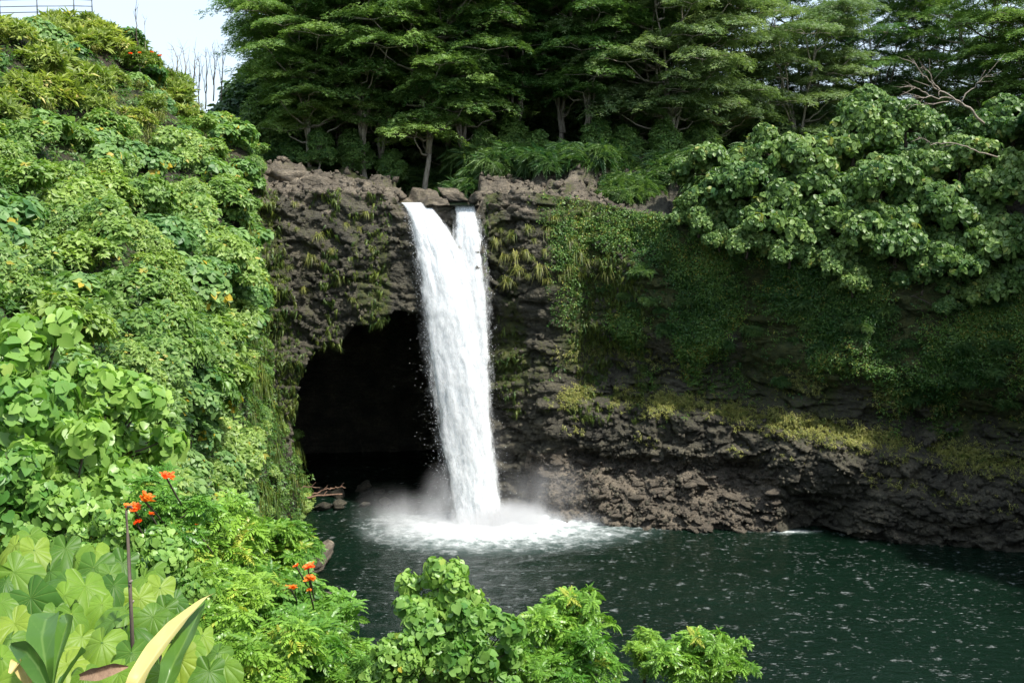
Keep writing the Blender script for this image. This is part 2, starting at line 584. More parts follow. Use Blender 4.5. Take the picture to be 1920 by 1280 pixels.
    edge = nz - 9 + np.round(7 * vnoise(np.stack([xf * 0.7, xf * 0, xf * 0], 1), 77)).astype(int)
    mi[(vrow >= edge) & (xf < 7.5)] = 1
    me.materials.append(M['rubble'])
    zf = (zrow[np.minimum(vrow, nz - 1)] * rim_z(xf))
    jz = 0.9 * vnoise(np.stack([xf * 0.6, zf, xf * 0], 1), 78)
    mi[(vrow < nz - 1) & (zf + jz < 4.5) & (xf > 0.5) & (xf < 19.4)] = 2
    me.polygons.foreach_set('material_index', mi)
    return V.reshape(nz + nb, nu, 3), moss.reshape(nz, nu), nz, me


CLIFF, CLIFF_MOSS, CLIFF_NZ, _me = cliff_surface()
cliff = tag(obj('cliff', _me), kind='structure')

_top = CLIFF[CLIFF_NZ - 1:].reshape(-1, 3)


def ground_z(X, Y):
    """height of the ground behind the rim"""
    d = (_top[:, 0] - X) ** 2 + (_top[:, 1] - Y) ** 2
    return float(_top[np.argmin(d), 2])


# ------------------------------------------------------------------ the slope on the left
def left_xz(Y, w):
    """a point of the left slope: Y away from the camera, w metres up along the profile"""
    toe = np.interp(Y, [6, 12, 25, 40, 60, 76, 84, 100, 130], [-5.2, -6.6, -9.2, -12.2, -14.6, -16.3, -17.0, -24, -40])
    knee = np.interp(Y, [6, 30, 50, 65, 75, 85], [15, 15.5, 18.0, 21.2, 24.8, 28.5])
    lean = 0.14
    lw = knee * math.sqrt(1 + lean * lean)
    crest = np.interp(Y, [6, 40, 60, 85, 130], [23, 28, 32.2, 37.6, 40])
    ang = math.radians(42)
    uw = (crest - knee) / math.sin(ang)
    w1 = np.minimum(w, lw)
    w2 = np.clip(w - lw, 0, uw)
    w3 = np.maximum(w - lw - uw, 0)
    z = w1 / lw * knee + w2 * math.sin(ang)
    x = toe - w1 / lw * knee * lean - w2 * math.cos(ang) - w3
    # soften the knee
    x = x + 0.9 * np.exp(-((w - lw) / 4.0) ** 2)
    return x, z


def left_surface():
    ys = np.concatenate([np.arange(6, 90, 0.6), np.arange(90, 132, 3.0)])
    ws = np.concatenate([[-3], np.arange(0, 52, 0.6), [56, 62, 70, 90, 140, 300, 800]])
    YY, WW = np.meshgrid(ys, ws)
    x, z = left_xz(YY.ravel(), np.maximum(WW.ravel(), 0))
    z = z + np.minimum(WW.ravel(), 0)
    P = np.stack([x, YY.ravel(), z], 1)
    n = fbm(P * 0.16, 4, 51) * 1.1 + fbm(P * 0.6, 3, 52) * 0.35
    P[:, 0] += n * 0.8
    P[:, 2] += n * 0.7 * (z > 1)
    me = mesh_np('left_slope', P, grid_faces(len(ys), len(ws)), M['soil'], None, True, {'moss': np.clip(0.35 + fbm(P * 0.3, 3, 53), 0, 1)})
    return P.reshape(len(ws), len(ys), 3), me


LEFT, _me = left_surface()
tag(obj('hillside', _me), kind='structure')
_lf = LEFT.reshape(-1, 3)


# ------------------------------------------------------------------ the bank below the viewpoint
def bank_z(X, Y):
    X, Y = np.asarray(X, float), np.asarray(Y, float)
    zl = 19.7 - 0.22 * (np.clip(Y, 3, 12) - 3) - 0.78 * np.maximum(Y - 12, 0)
    zr = 19.7 - 0.78 * (np.maximum(Y, 2.5) - 2.5)
    f = sstep(-5.0, -1.6, X)
    return np.maximum(zl * (1 - f) + zr * f, -3.0) + 0.0 * X


def bank_surface():
    xs = np.concatenate([np.arange(-40, -12, 4.0), np.arange(-12, 12, 0.5), np.arange(12, 46, 3.0)])
    ys = np.concatenate([np.arange(-60, -4, 6.0), np.arange(-4, 38, 0.5)])
    XX, YY = np.meshgrid(xs, ys)
    z = bank_z(XX.ravel(), YY.ravel())
    P = np.stack([XX.ravel(), YY.ravel(), z], 1)
    P[:, 2] += 0.25 * fbm(P * 0.5, 4, 61) * sstep(2, 5, P[:, 1])
    return mesh_np('bank', P, grid_faces(len(xs), len(ys)), M['soil'], None, True, {'moss': np.clip(0.3 + fbm(P * 0.4, 3, 63), 0, 1)})


tag(obj('bank', bank_surface()), kind='structure')

_g = mesh_np('ground', np.array([(-4000, -4000, -3.4), (4000, -4000, -3.4), (4000, 4000, -3.4), (-4000, 4000, -3.4)]), np.array([[0, 1, 2, 3]]), M['soil'])
tag(obj('ground', _g), kind='structure')

# ------------------------------------------------------------------ water
FALL = at(893, 978, 78.4)              # where the falls meet the pool


def water_mat(name, foam=True):
    m, N, L = nodes(name)
    tc = N.new('ShaderNodeTexCoord')
    v = tc.outputs['Object']
    p = N.new('ShaderNodeBsdfPrincipled')
    p.inputs['IOR'].default_value = 1.33
    p.inputs['Roughness'].default_value = 0.06
    o = N.new('ShaderNodeOutputMaterial')
    L.new(p.outputs[0], o.inputs['Surface'])
    h1 = noise(N, L, mapping(N, L, (1.0, 1.7, 1)), 1.3, 5, 0.6)
    h2 = noise(N, L, mapping(N, L, (1.0, 1.6, 1)), 5.5, 3, 0.6)
    b = N.new('ShaderNodeBump')
    b.inputs['Strength'].default_value = 1.0
    b.inputs['Distance'].default_value = 0.16
    L.new(math_(N, L, 'ADD', h1, math_(N, L, 'MULTIPLY', h2, 0.35)), b.inputs['Height'])
    L.new(b.outputs[0], p.inputs['Normal'])
    base = ramp(N, L, noise(N, L, v, 0.07, 3), [(0.35, (0.0024, 0.0094, 0.0050)), (0.65, (0.0040, 0.0135, 0.0076))])
    if foam:
        f = attr(N, 'foam').outputs['Fac']           # thick where the falls strike, thinning outwards
        fn = noise(N, L, mapping(N, L, (1.0, 1.0, 1)), 1.1, 8, 0.68)
        fk = math_(N, L, 'ADD', f, math_(N, L, 'MULTIPLY', math_(N, L, 'SUBTRACT', fn, 0.5), 2.1))
        fmask = ramp(N, L, fk, [(0.18, (0, 0, 0)), (0.6, (0.35, 0.35, 0.35)), (1.0, (1, 1, 1))])
        # flecks of foam drifting over the pool
        g = noise(N, L, mapping(N, L, (0.7, 2.3, 1)), 2.7, 6, 0.62)
        gl = noise(N, L, v, 0.16, 3)
        gk = math_(N, L, 'ADD', g, math_(N, L, 'MULTIPLY', math_(N, L, 'SUBTRACT', gl, 0.5), 0.25))
        flecks = ramp(N, L, gk, [(0.63, (0, 0, 0)), (0.73, (0.42, 0.42, 0.42))])
        milky = mixc(N, L, math_(N, L, 'MULTIPLY', f, 0.55, True), base, (0.22, 0.33, 0.31))
        mask = math_(N, L, 'MAXIMUM', fmask, flecks)
        c = mixc(N, L, mask, milky, (0.82, 0.86, 0.86))
        L.new(c, p.inputs['Base Color'])
        L.new(ramp(N, L, mask, [(0, (0.06,) * 3), (1, (0.7,) * 3)]), p.inputs['Roughness'])
    else:
        L.new(base, p.inputs['Base Color'])
    return m


M['pool'] = water_mat('pool_water')
M['river'] = water_mat('river_water', False)


def pool_surface():
    xs = np.concatenate([np.arange(-30, -22, 1.0), np.arange(-22, 37, 0.22), np.arange(37, 56, 1.0)])
    ys = np.concatenate([np.arange(14, 46, 1.0), np.arange(46, 84, 0.22), np.arange(84, 112, 1.0)])
    XX, YY = np.meshgrid(xs, ys)
    P = np.stack([XX.ravel(), YY.ravel(), np.zeros(XX.size)], 1)
    dx, dy = P[:, 0] - FALL.x, P[:, 1] - FALL.y
    r = np.sqrt((dx * 0.8) ** 2 + dy ** 2)
    a = 0.025 + 0.16 * np.exp(-r / 5.0)
    P[:, 2] = a * (1.4 * fbm(P * np.array([0.9, 1.5, 1]), 4, 71) + 0.6 * np.sin(r * 2.6 + 2 * vnoise(P * 0.3, 72)))
    # foam spreads towards the viewer and to the right along the bank
    ex = np.where(dx > 0, dx / 13.5, dx / 8.5)
    ey = np.where(dy > 0, dy / 3.4, dy / 8.0)
    f = 1.25 * np.clip(1.15 - np.sqrt(ex ** 2 + ey ** 2), 0, 1)
    # a patch of white water by the hollow in the bank
    f = np.maximum(f, 0.85 * np.exp(-(((P[:, 0] - 20.6) / 1.4) ** 2 + ((P[:, 1] - 75.6) / 0.45) ** 2)))
    return mesh_np('pool', P, grid_faces(len(xs), len(ys)), M['pool'], None, True, {'foam': f})


tag(obj('pool', pool_surface()), kind='structure')

# the river above the lip
xs = np.linspace(-8.6, -2.5, 26)
ys = np.concatenate([np.linspace(80.4, 84, 14), np.linspace(84.6, 100, 16)])
XX, YY = np.meshgrid(xs, ys)
P = np.stack([XX.ravel(), YY.ravel(), 23.98 + 0.075 * np.maximum(YY.ravel() - 82, 0)], 1)
P[:, 2] += 0.03 * fbm(P * 2, 3, 73)
tag(obj('river', mesh_np('river', P, grid_faces(len(xs), len(ys)), M['river'], None, True)), kind='structure')

# ------------------------------------------------------------------ the falls
def fall_mat(name, thr, soft, seed, gain=1.0, amax=1.0):
    """white water: strands with gaps between them, thinning to the edges"""
    m, N, L = nodes(name)
    u, v = attr(N, 'across').outputs['Fac'], attr(N, 'down').outputs['Fac']
    cx = N.new('ShaderNodeCombineXYZ')
    L.new(math_(N, L, 'MULTIPLY', u, 1.0), cx.inputs[0])
    L.new(math_(N, L, 'MULTIPLY', v, 0.20), cx.inputs[1])
    cx.inputs[2].default_value = seed
    n1 = noise(N, L, cx.outputs[0], 2.6, 8, 0.66)
    cy = N.new('ShaderNodeCombineXYZ')
    L.new(u, cy.inputs[0])
    L.new(math_(N, L, 'MULTIPLY', v, 0.55), cy.inputs[1])
    cy.inputs[2].default_value = seed + 4.0
    n2 = noise(N, L, cy.outputs[0], 3.4, 6, 0.7)
    n = math_(N, L, 'ADD', math_(N, L, 'MULTIPLY', n1, 0.62), math_(N, L, 'MULTIPLY', n2, 0.38))
    body = attr(N, 'body').outputs['Fac']            # 1 in the thick of the stream, 0 at its edges
    k = math_(N, L, 'ADD', math_(N, L, 'MULTIPLY', math_(N, L, 'SUBTRACT', n, 0.5), 2.3 * gain), body)
    al = N.new('ShaderNodeMapRange')
    al.interpolation_type = 'SMOOTHSTEP'
    al.inputs['From Min'].default_value = thr
    al.inputs['From Max'].default_value = thr + soft
    al.inputs['To Max'].default_value = amax
    L.new(k, al.inputs['Value'])
    d = N.new('ShaderNodeBsdfDiffuse')
    L.new(ramp(N, L, n, [(0.34, (0.64, 0.72, 0.77)), (0.50, (0.97, 0.98, 0.98))]), d.inputs['Color'])  # bluish grey tones: thin water, plus shade between strands put into the colour
    t = N.new('ShaderNodeBsdfTranslucent')
    t.inputs['Color'].default_value = (0.93, 0.96, 0.98, 1)
    b = N.new('ShaderNodeBump')
    b.inputs['Strength'].default_value = 0.6
    b.inputs['Distance'].default_value = 0.35
    L.new(n, b.inputs['Height'])
    L.new(b.outputs[0], d.inputs['Normal'])
    L.new(b.outputs[0], t.inputs['Normal'])
    mx = N.new('ShaderNodeMixShader')
    mx.inputs['Fac'].default_value = 0.5
    L.new(d.outputs[0], mx.inputs[1])
    L.new(t.outputs[0], mx.inputs[2])
    tr = N.new('ShaderNodeBsdfTransparent')
    ma = N.new('ShaderNodeMixShader')
    L.new(al.outputs[0], ma.inputs['Fac'])
    L.new(tr.outputs[0], ma.inputs[1])
    L.new(mx.outputs[0], ma.inputs[2])
    o = N.new('ShaderNodeOutputMaterial')
    L.new(ma.outputs[0], o.inputs['Surface'])
    return m


FALLMAT = [fall_mat('white_water_core', 0.26, 0.6, 1.7, 1.35), fall_mat('white_water_strands', 0.50, 0.5, 5.1, 1.3), fall_mat('white_water_veil', 0.45, 0.9, 9.3, 1.5), fall_mat('white_water_mist', 0.25, 1.2, 13.3, 1.3, 0.42)]


def stream(rows, y_lip, y_foot, thick, mat, seed, grow=1.0, ylean=0.0, nv=170, nu=44, body0=1.0, lipdrop=True, fade=0.0):
    """one falling body of water between photo edges rows=[(py, left, right)], leaving the lip at y_lip"""
    rows = np.array(rows, float)
    t = np.linspace(0, 1, nv) ** 1.0
    py = rows[0, 0] + (rows[-1, 0] - rows[0, 0]) * t
    lf = np.interp(py, rows[:, 0], rows[:, 1])
    rt = np.interp(py, rows[:, 0], rows[:, 2])
    zt, zb = at(900, rows[0, 0], y_lip).z, at(900, rows[-1, 0], y_foot).z
    fallen = None
    V, A, D, B = [], [], [], []
    for i in range(nv):
        Y = y_lip + (y_foot - y_lip) * math.sqrt(t[i])          # water leaves the lip and arcs out
        a, b = np.array(at(lf[i], py[i], Y)), np.array(at(rt[i], py[i], Y))
        c, h = (a + b) / 2, np.linalg.norm(b - a) / 2 * grow
        th = thick * (0.25 + 0.75 * min(1, t[i] * 3)) * grow
        ang = np.linspace(0, 2 * np.pi, nu, endpoint=False)
        V.append(np.stack([c[0] + h * np.cos(ang), c[1] - th * np.sin(ang), np.full(nu, c[2])], 1))
        A.append(np.cos(ang) * h)
        dn = abs(c[2] - zt)
        D.append(np.full(nu, dn))
        edge = np.sin(ang) ** 2
        bd = body0 * (0.12 + 0.88 * np.clip(edge * 1.5, 0, 1))
        B.append(bd * (1.0 if not fade else (1 - fade * math.exp(-dn / 3.0))))
    V, A, D, B = np.concatenate(V), np.concatenate(A), np.concatenate(D), np.concatenate(B)
    Q = np.stack([A * 1.7, V[:, 1] * 0 + seed + np.sign(V[:, 1] - y_foot) * 0, D * 0.22], 1)
    dsp = 0.34 * fbm(Q, 4, seed) + 0.16 * fbm(Q * 3.1, 3, seed + 9)
    dsp *= np.clip(D / 2.5, 0.05, 1) * thick
    V[:, 1] += dsp
    V[:, 0] += 0.5 * dsp
    return mesh_np('stream', V, grid_faces(nu, nv, True), mat, None, True, {'across': A, 'down': D, 'body': B})


falls = thing('waterfall', 'tall white waterfall plunging over the rock lip into the dark pool', 'waterfall', FALL)
LEFT_ROWS = [(380, 750, 792), (388, 756, 800), (410, 765, 815), (430, 771, 828), (470, 779, 846), (500, 783, 856), (560, 791, 872), (600, 797, 882), (700, 806, 900), (800, 820, 914), (900, 838, 930), (985, 850, 944)]
MID_ROWS = [(390, 792, 812), (410, 802, 828), (430, 808, 844), (470, 816, 868), (520, 826, 884), (600, 840, 898), (700, 850, 908), (850, 870, 922)]
RIGHT_ROWS = [(385, 849, 893), (410, 850, 899), (430, 850, 903), (470, 848, 908), (500, 850, 911), (560, 856, 915), (600, 862, 917), (700, 872, 919), (800, 882, 922), (900, 892, 934), (985, 894, 946)]
for rows, yl, yf, th, lab, body, sd, fd in ((LEFT_ROWS, 80.6, 78.2, 0.8, 'broad left hand stream', 1.25, 101, 0.0), (MID_ROWS, 80.8, 78.6, 0.5, 'thin middle stream', 1.0, 131, 0.0), (RIGHT_ROWS, 81.1, 79.0, 0.6, 'right hand curtain of thin strands', 1.25, 161, 0.12)):
    st = None
    for k, (g, mt) in enumerate(((0.88, 0), (1.0, 1), (1.16, 2), (1.36, 3))):
        o = obj('stream' if k == 0 else 'strand_veil', stream(rows, yl, yf, th, FALLMAT[mt], sd + k, g, body0=body * (1, 0.95, 0.75, 0.6)[k], fade=fd), st if k else falls)
        if k == 0:
            st = o
            o.matrix_parent_inverse = Matrix.Translation(-FALL)
            o['label'] = lab
# drops thrown clear of the falls
rng = np.random.default_rng(5)
n = 3600
py = rng.uniform(400, 980, n)
side = rng.random(n) < 0.6
lf = np.interp(py, [r[0] for r in LEFT_ROWS], [r[1] for r in LEFT_ROWS])
rt = np.interp(py, [r[0] for r in RIGHT_ROWS], [r[2] for r in RIGHT_ROWS])
off = rng.exponential(9.0, n) * (0.4 + 0.9 * (py - 400) / 580) - 3
pxs = np.where(side, lf - off, rt + off * 0.8)
mid = rng.random(n) < 0.25
pxs = np.where(mid, lf + (rt - lf) * rng.random(n), pxs)
C = np.array([at(a, b, 80.4 - 2.4 * math.sqrt((b - 380) / 600) + c) for a, b, c in zip(pxs, py, rng.normal(-0.2, 0.5, n))])
sz = 0.005 + 0.018 * rng.random(n) ** 2.5
T = np.array([(0, 0, -2.2), (1, 0, 0), (-0.5, 0.87, 0), (-0.5, -0.87, 0), (0, 0, 1.4)], float)
TF = np.array([(0, 2, 1), (0, 3, 2), (0, 1, 3), (4, 1, 2), (4, 2, 3), (4, 3, 1)])
V = (C[:, None, :] + T[None] * sz[:, None, None]).reshape(-1, 3)
F = (TF[None] + (np.arange(n) * 5)[:, None, None]).reshape(-1, 3)
mw, N, L = nodes('spray_drop')
_d = N.new('ShaderNodeBsdfPrincipled')
_d.inputs['Base Color'].default_value = (0.9, 0.93, 0.95, 1)
_d.inputs['Roughness'].default_value = 0.5
_o = N.new('ShaderNodeOutputMaterial')
L.new(_d.outputs[0], _o.inputs['Surface'])
M['drop'] = mw
sp = obj('spray', mesh_np('spray', V - np.array(FALL), F, M['drop']), falls)
tag(sp, kind='stuff')


# ------------------------------------------------------------------ mist where the water strikes
def mist():
    m, N, L = nodes('mist')
    tc = N.new('ShaderNodeTexCoord')
    v = tc.outputs['Object']
    dens = None
    blobs = [((0.1, -0.8, 0.1), (3.6, 3.2, 1.7), 1.6), ((2.8, -0.6, 0.3), (4.6, 2.6, 1.9), 1.2), ((-2.4, -0.7, 0.8), (2.6, 2.2, 5.0), 0.30), ((-4.6, -1.4, 0.2), (4.4, 3.2, 3.0), 0.26), ((-6.5, -0.4, 0.2), (4.2, 2.6, 3.4), 0.10),
             ((-4.5, -4.0, 0.2), (5.0, 3.8, 1.5), 0.26), ((5.5, 0.6, 2.0), (5.5, 2.4, 3.4), 0.09), ((0.4, 0.6, 4.0), (3.2, 2.0, 6.0), 0.09), ((6.5, -0.8, 0.2), (6.0, 2.2, 1.1), 0.35)]
    for c, r, g in blobs:
        mp = N.new('ShaderNodeMapping')
        mp.vector_type = 'POINT'
        mp.inputs['Scale'].default_value = tuple(1 / q for q in r)
        mp.inputs['Location'].default_value = tuple(-a / q for a, q in zip(c, r))
        L.new(v, mp.inputs['Vector'])
        ln = N.new('ShaderNodeVectorMath')
        ln.operation = 'LENGTH'
        L.new(mp.outputs[0], ln.inputs[0])
        mr = N.new('ShaderNodeMapRange')
        mr.interpolation_type = 'SMOOTHERSTEP'
        mr.inputs['From Min'].default_value = 1.0
        mr.inputs['From Max'].default_value = 0.0
        mr.inputs['To Max'].default_value = g
        L.new(ln.outputs['Value'], mr.inputs['Value'])
        dens = mr.outputs[0] if dens is None else math_(N, L, 'ADD', dens, mr.outputs[0])
    n = noise(N, L, mapping(N, L, (0.9, 0.9, 0.4)), 0.75, 6, 0.65)
    k = ramp(N, L, n, [(0.32, (0.04,) * 3), (0.68, (1.9,) * 3)])
    dens = math_(N, L, 'MULTIPLY', dens, k)
    p = N.new('ShaderNodeVolumePrincipled')
    p.inputs['Color'].default_value = (0.97, 0.98, 1.0, 1)
    p.inputs['Anisotropy'].default_value = 0.0
    L.new(dens, p.inputs['Density'])
    o = N.new('ShaderNodeOutputMaterial')
    L.new(p.outputs[0], o.inputs['Volume'])
    x0, x1, y0, y1, z0, z1 = -11, 13, -8.5, 3.4, -0.25, 9.5
    V = np.array([(x, y, z) for z in (z0, z1) for y in (y0, y1) for x in (x0, x1)], float)
    F = np.array([(0, 2, 3, 1), (4, 5, 7, 6), (0, 1, 5, 4), (2, 6, 7, 3), (0, 4, 6, 2), (1, 3, 7, 5)])
    return mesh_np('mist', V, F, m)


tag(obj('mist', mist(), None, FALL), 'white mist hanging round the foot of the falls', 'mist', kind='stuff')

# ------------------------------------------------------------------ leaves, rosettes, crowns
class Tmpl:
    """a little mesh to be repeated: vertices, triangles, tint offset per vertex"""
    def __init__(self, V, F, T=None):
        self.V = np.asarray(V, float)
        self.F = np.asarray(F, int)
        self.T = np.zeros(len(self.V)) if T is None else np.asarray(T, float)


def rotm(ax, ay, az):
    ca, sa, cb, sb, cc, sc_ = math.cos(ax), math.sin(ax), math.cos(ay), math.sin(ay), math.cos(az), math.sin(az)
    Rx = np.array([[1, 0, 0], [0, ca, -sa], [0, sa, ca]])
    Ry = np.array([[cb, 0, sb], [0, 1, 0], [-sb, 0, cb]])
    Rz = np.array([[cc, -sc_, 0], [sc_, cc, 0], [0, 0, 1]])
    return Rz @ Ry @ Rx


def join(items):
    """items: (template, 3x3, offset, tint)"""
    V, F, T, n = [], [], [], 0
    for t, R, o, q in items:
        V.append(t.V @ R.T + o)
        F.append(t.F + n)
        T.append(t.T + q)
        n += len(t.V)
    return Tmpl(np.concatenate(V), np.concatenate(F), np.concatenate(T))


def spread(t, R, pos, scale, tint):
    """copies of template t: R (n,3,3), pos (n,3), scale (n,), tint (n,)"""
    n = len(pos)
    V = np.einsum('nij,kj->nki', R, t.V) * np.asarray(scale)[:, None, None] + pos[:, None, :]
    F = t.F[None] + (np.arange(n) * len(t.V))[:, None, None]
    T = t.T[None] + np.asarray(tint)[:, None]
    return V.reshape(-1, 3), F.reshape(-1, t.F.shape[1]), np.clip(T, 0, 1).ravel()


def frames(axis, rng, roll=None):
    """rotation matrices whose Z column is axis, rolled at random about it"""
    n = len(axis)
    z = axis / (np.linalg.norm(axis, axis=1)[:, None] + 1e-9)
    ref = np.where(np.abs(z[:, 2:3]) > 0.95, np.array([[1.0, 0, 0]]), np.array([[0, 0, 1.0]]))
    x = np.cross(ref, z)
    x /= np.linalg.norm(x, axis=1)[:, None] + 1e-9
    y = np.cross(z, x)
    a = rng.uniform(0, 2 * np.pi, n) if roll is None else roll
    c, s = np.cos(a)[:, None], np.sin(a)[:, None]
    return np.stack([x * c + y * s, -x * s + y * c, z], 2)


# single leaves: base at the origin, tip along +Y, upper side +Z, one unit long
KITE = Tmpl([(0, 0, 0), (0.24, 0.42, 0.07), (0, 1, -0.10), (-0.24, 0.42, 0.07)], [(0, 1, 2), (0, 2, 3)])
SLIM = Tmpl([(0, 0, 0), (0.13, 0.45, 0.04), (0, 1, -0.16), (-0.13, 0.45, 0.04)], [(0, 1, 2), (0, 2, 3)])
OVAL = Tmpl([(0, 0, 0), (0.30, 0.22, 0.07), (0.33, 0.60, 0.04), (0, 1, -0.14), (-0.33, 0.60, 0.04), (-0.30, 0.22, 0.07), (0, 0.5, -0.03)],
            [(0, 1, 6), (1, 2, 6), (2, 3, 6), (3, 4, 6), (4, 5, 6), (5, 0, 6)])
HEART = Tmpl([(0, 0, 0), (0.22, -0.16, 0.03), (0.46, 0.02, 0.07), (0.50, 0.30, 0.06), (0.32, 0.66, 0.0), (0, 1.0, -0.16), (-0.32, 0.66, 0.0), (-0.50, 0.30, 0.06), (-0.46, 0.02, 0.07), (-0.22, -0.16, 0.03), (0, 0.35, -0.05), (0, 0.68, -0.07)],
             [(0, 1, 2), (0, 2, 10), (2, 3, 10), (3, 4, 11), (3, 11, 10), (4, 5, 11), (0, 10, 8), (0, 8, 9), (8, 10, 7), (7, 11, 6), (7, 10, 11), (6, 11, 5)])


def rosette(leaf, k, tilt, out, size, rng, stem=0.0, tvar=0.12):
    """k leaves round an axis; tilt is how far they rise (+) or hang (-)"""
    it = []
    for i in range(k):
        az = 2 * math.pi * (i + rng.uniform(-0.3, 0.3)) / k
        s = size * rng.uniform(0.7, 1.15)
        tl = tilt + rng.normal(0, 0.28)
        R = rotm(tl, rng.normal(0, 0.25), az) * s
        d = np.array([-math.sin(az), math.cos(az), 0.0])
        it.append((leaf, R, d * out * rng.uniform(0.6, 1.2) + np.array([0, 0, stem * rng.uniform(-1, 0.4)]), rng.normal(0, tvar)))
    return join(it)


def frond(leaf, pairs, length, lsize, rng, droop=0.25, terminal=True, up=0.0):
    """a feather-shaped compound leaf along +Y"""
    it = []
    for i in range(pairs):
        t = (i + 0.8) / (pairs + 0.3)
        y = length * t
        z = up * t * length - droop * length * t * t
        s = lsize * (0.75 + 0.5 * math.sin(math.pi * min(1, t * 1.05)))
        for sd in (-1, 1):
            R = rotm(-0.25 + rng.normal(0, 0.12), sd * 0.25, -sd * (1.1 - 0.35 * t) + rng.normal(0, 0.1)) * s
            it.append((leaf, R, np.array([0, y, z]), rng.normal(0, 0.06)))
    if terminal:
        it.append((leaf, rotm(-0.5, 0, 0) * lsize, np.array([0, length, up * length - droop * length]), 0.05))
    r = 0.012 * length
    it.append((Tmpl([(-r, 0, 0), (r, 0, 0), (0, length * 0.5, up * length * 0.5 - droop * length * 0.25), (0, length, up * length - droop * length)], [(0, 1, 2), (0, 2, 3)]), np.eye(3), np.zeros(3), -0.1))
    return join(it)


def whorl(fr, k, tilt, rng, tvar=0.08):
    it = []
    for i in range(k):
        az = 2 * math.pi * (i + rng.uniform(-0.3, 0.3)) / k
        it.append((fr, rotm(tilt + rng.normal(0, 0.25), rng.normal(0, 0.15), az) * rng.uniform(0.7, 1.1), np.zeros(3), rng.normal(0, tvar)))
    return join(it)


def lobes_points(lobes, n, rng, shell=0.25, low=-0.45):
    """points near the outer skin of a heap of lobes (cx,cy,cz,rx,ry,rz), with outward directions"""
    lobes = np.asarray(lobes, float)
    w = (lobes[:, 3] * lobes[:, 5]) ** 1.0
    w /= w.sum()
    P, D = [], []
    need = n
    while need > 0:
        m = int(need * 1.8) + 50
        i = rng.choice(len(lobes), m, p=w)
        d = rng.normal(0, 1, (m, 3))
        d /= np.linalg.norm(d, axis=1)[:, None]
        r = 1 - shell * rng.random(m) ** 1.6 + rng.normal(0, 0.05, m)
        p = lobes[i, :3] + d * lobes[i, 3:] * r[:, None]
        ok = d[:, 2] > low
        for j in range(len(lobes)):
            q = ((p - lobes[j, :3]) / lobes[j, 3:])
            ok &= ~(((q ** 2).sum(1) < (1 - shell * 1.35) ** 2))
        P.append(p[ok])
        D.append(d[ok])
        need -= ok.sum()
    return np.concatenate(P)[:n], np.concatenate(D)[:n]


def heap(rng, k, R, H, flat=0.75, lr=(0.38, 0.6)):
    """lobes heaped into a crown of radius R and height H above the origin"""
    out = []
    for i in range(k):
        a = 2 * math.pi * i / k + rng.uniform(-0.5, 0.5)
        q = rng.random() ** 0.6
        r = R * rng.uniform(*lr)
        zc = H * (0.35 + 0.65 * rng.random()) * (1 - 0.45 * q) - r * flat * 0.2
        out.append((math.cos(a) * q * (R - r * 0.6), math.sin(a) * q * (R - r * 0.6), zc, r, r, r * flat))
    out.append((0, 0, H * 0.5, R * 0.55, R * 0.55, H * 0.42))
    return out


def sprays(rng, k, R, H, lr=(0.16, 0.32), tall=1.2):
    """loose lobes at all heights, some sticking out above the rest"""
    out = [(0, 0, H * 0.38, R * 0.5, R * 0.5, H * 0.36)]
    for i in range(k):
        a = 2 * math.pi * i / k * 2.4 + rng.uniform(-0.5, 0.5)
        q = rng.random() ** 0.7
        r = R * rng.uniform(*lr)
        out.append((math.cos(a) * q * R * 0.9, math.sin(a) * q * R * 0.9, H * rng.uniform(0.22, 1.0) * (1 - 0.3 * q * q), r, r, r * tall * rng.uniform(0.8, 1.5)))
    return out


def crown_mesh(name, mat, tmpls, lobes, n, rng, upmix=0.6, size=(0.7, 1.2), tint=(0.45, 0.2), shell=0.25, low=-0.45, odd=0.0):
    """crown of many small leaf groups over a heap of lobes"""
    P, D = lobes_points(lobes, n, rng, shell, low)
    A = D * (1 - upmix) + np.array([0, 0, upmix]) + rng.normal(0, 0.18, D.shape)
    R = frames(A, rng)
    which = rng.integers(0, len(tmpls), n)
    V, F, T, k = [], [], [], 0
    clump = vnoise(P * 1.1, 3) * 0.16
    tn = rng.normal(tint[0], tint[1], n) * 1.0 + clump
    tn = np.where(rng.random(n) < odd, 1.0, np.clip(tn, 0, 0.88))
    for w, t in enumerate(tmpls):
        s = which == w
        if not s.any():
            continue
        v, f, tt = spread(t, R[s], P[s], rng.uniform(*size, s.sum()), tn[s])
        V.append(v)
        F.append(f + k)
        T.append(tt)
        k += len(v)
    return mesh_np(name, np.concatenate(V), np.concatenate(F), mat, np.concatenate(T))


def stems_mesh(name, mat, rng, lobes, base_r, fork=0.4, sides=6, lean=0.0):
    """trunk from the origin that forks and runs up into each lobe"""
    pt = Parts()
    top = np.array([lean, 0, max(l[2] for l in lobes) * fork])
    pt.tube(bend((0, 0, -0.6), top, 6, 0, base_r * 0.4, rng), np.linspace(base_r * 1.25, base_r * 0.75, 6), sides + 2)
    for l in lobes:
        e = np.array(l[:3]) + np.array([0, 0, l[5] * 0.3])
        pt.tube(bend(top - np.array([0, 0, base_r]), e, 6, -0.06 * np.linalg.norm(e - top), base_r * 0.5, rng), np.linspace(base_r * 0.6, base_r * 0.14, 6), sides)
        for q in range(2):
            d = rng.normal(0, 1, 3)
            d[2] = abs(d[2])
            d /= np.linalg.norm(d)
            s = top + (e - top) * rng.uniform(0.45, 0.85)
            pt.tube(bend(s, np.array(l[:3]) + d * np.array(l[3:]) * 0.85, 4, 0, base_r * 0.2, rng), np.linspace(base_r * 0.26, base_r * 0.06, 4), 4)
    return pt.mesh(name, mat)


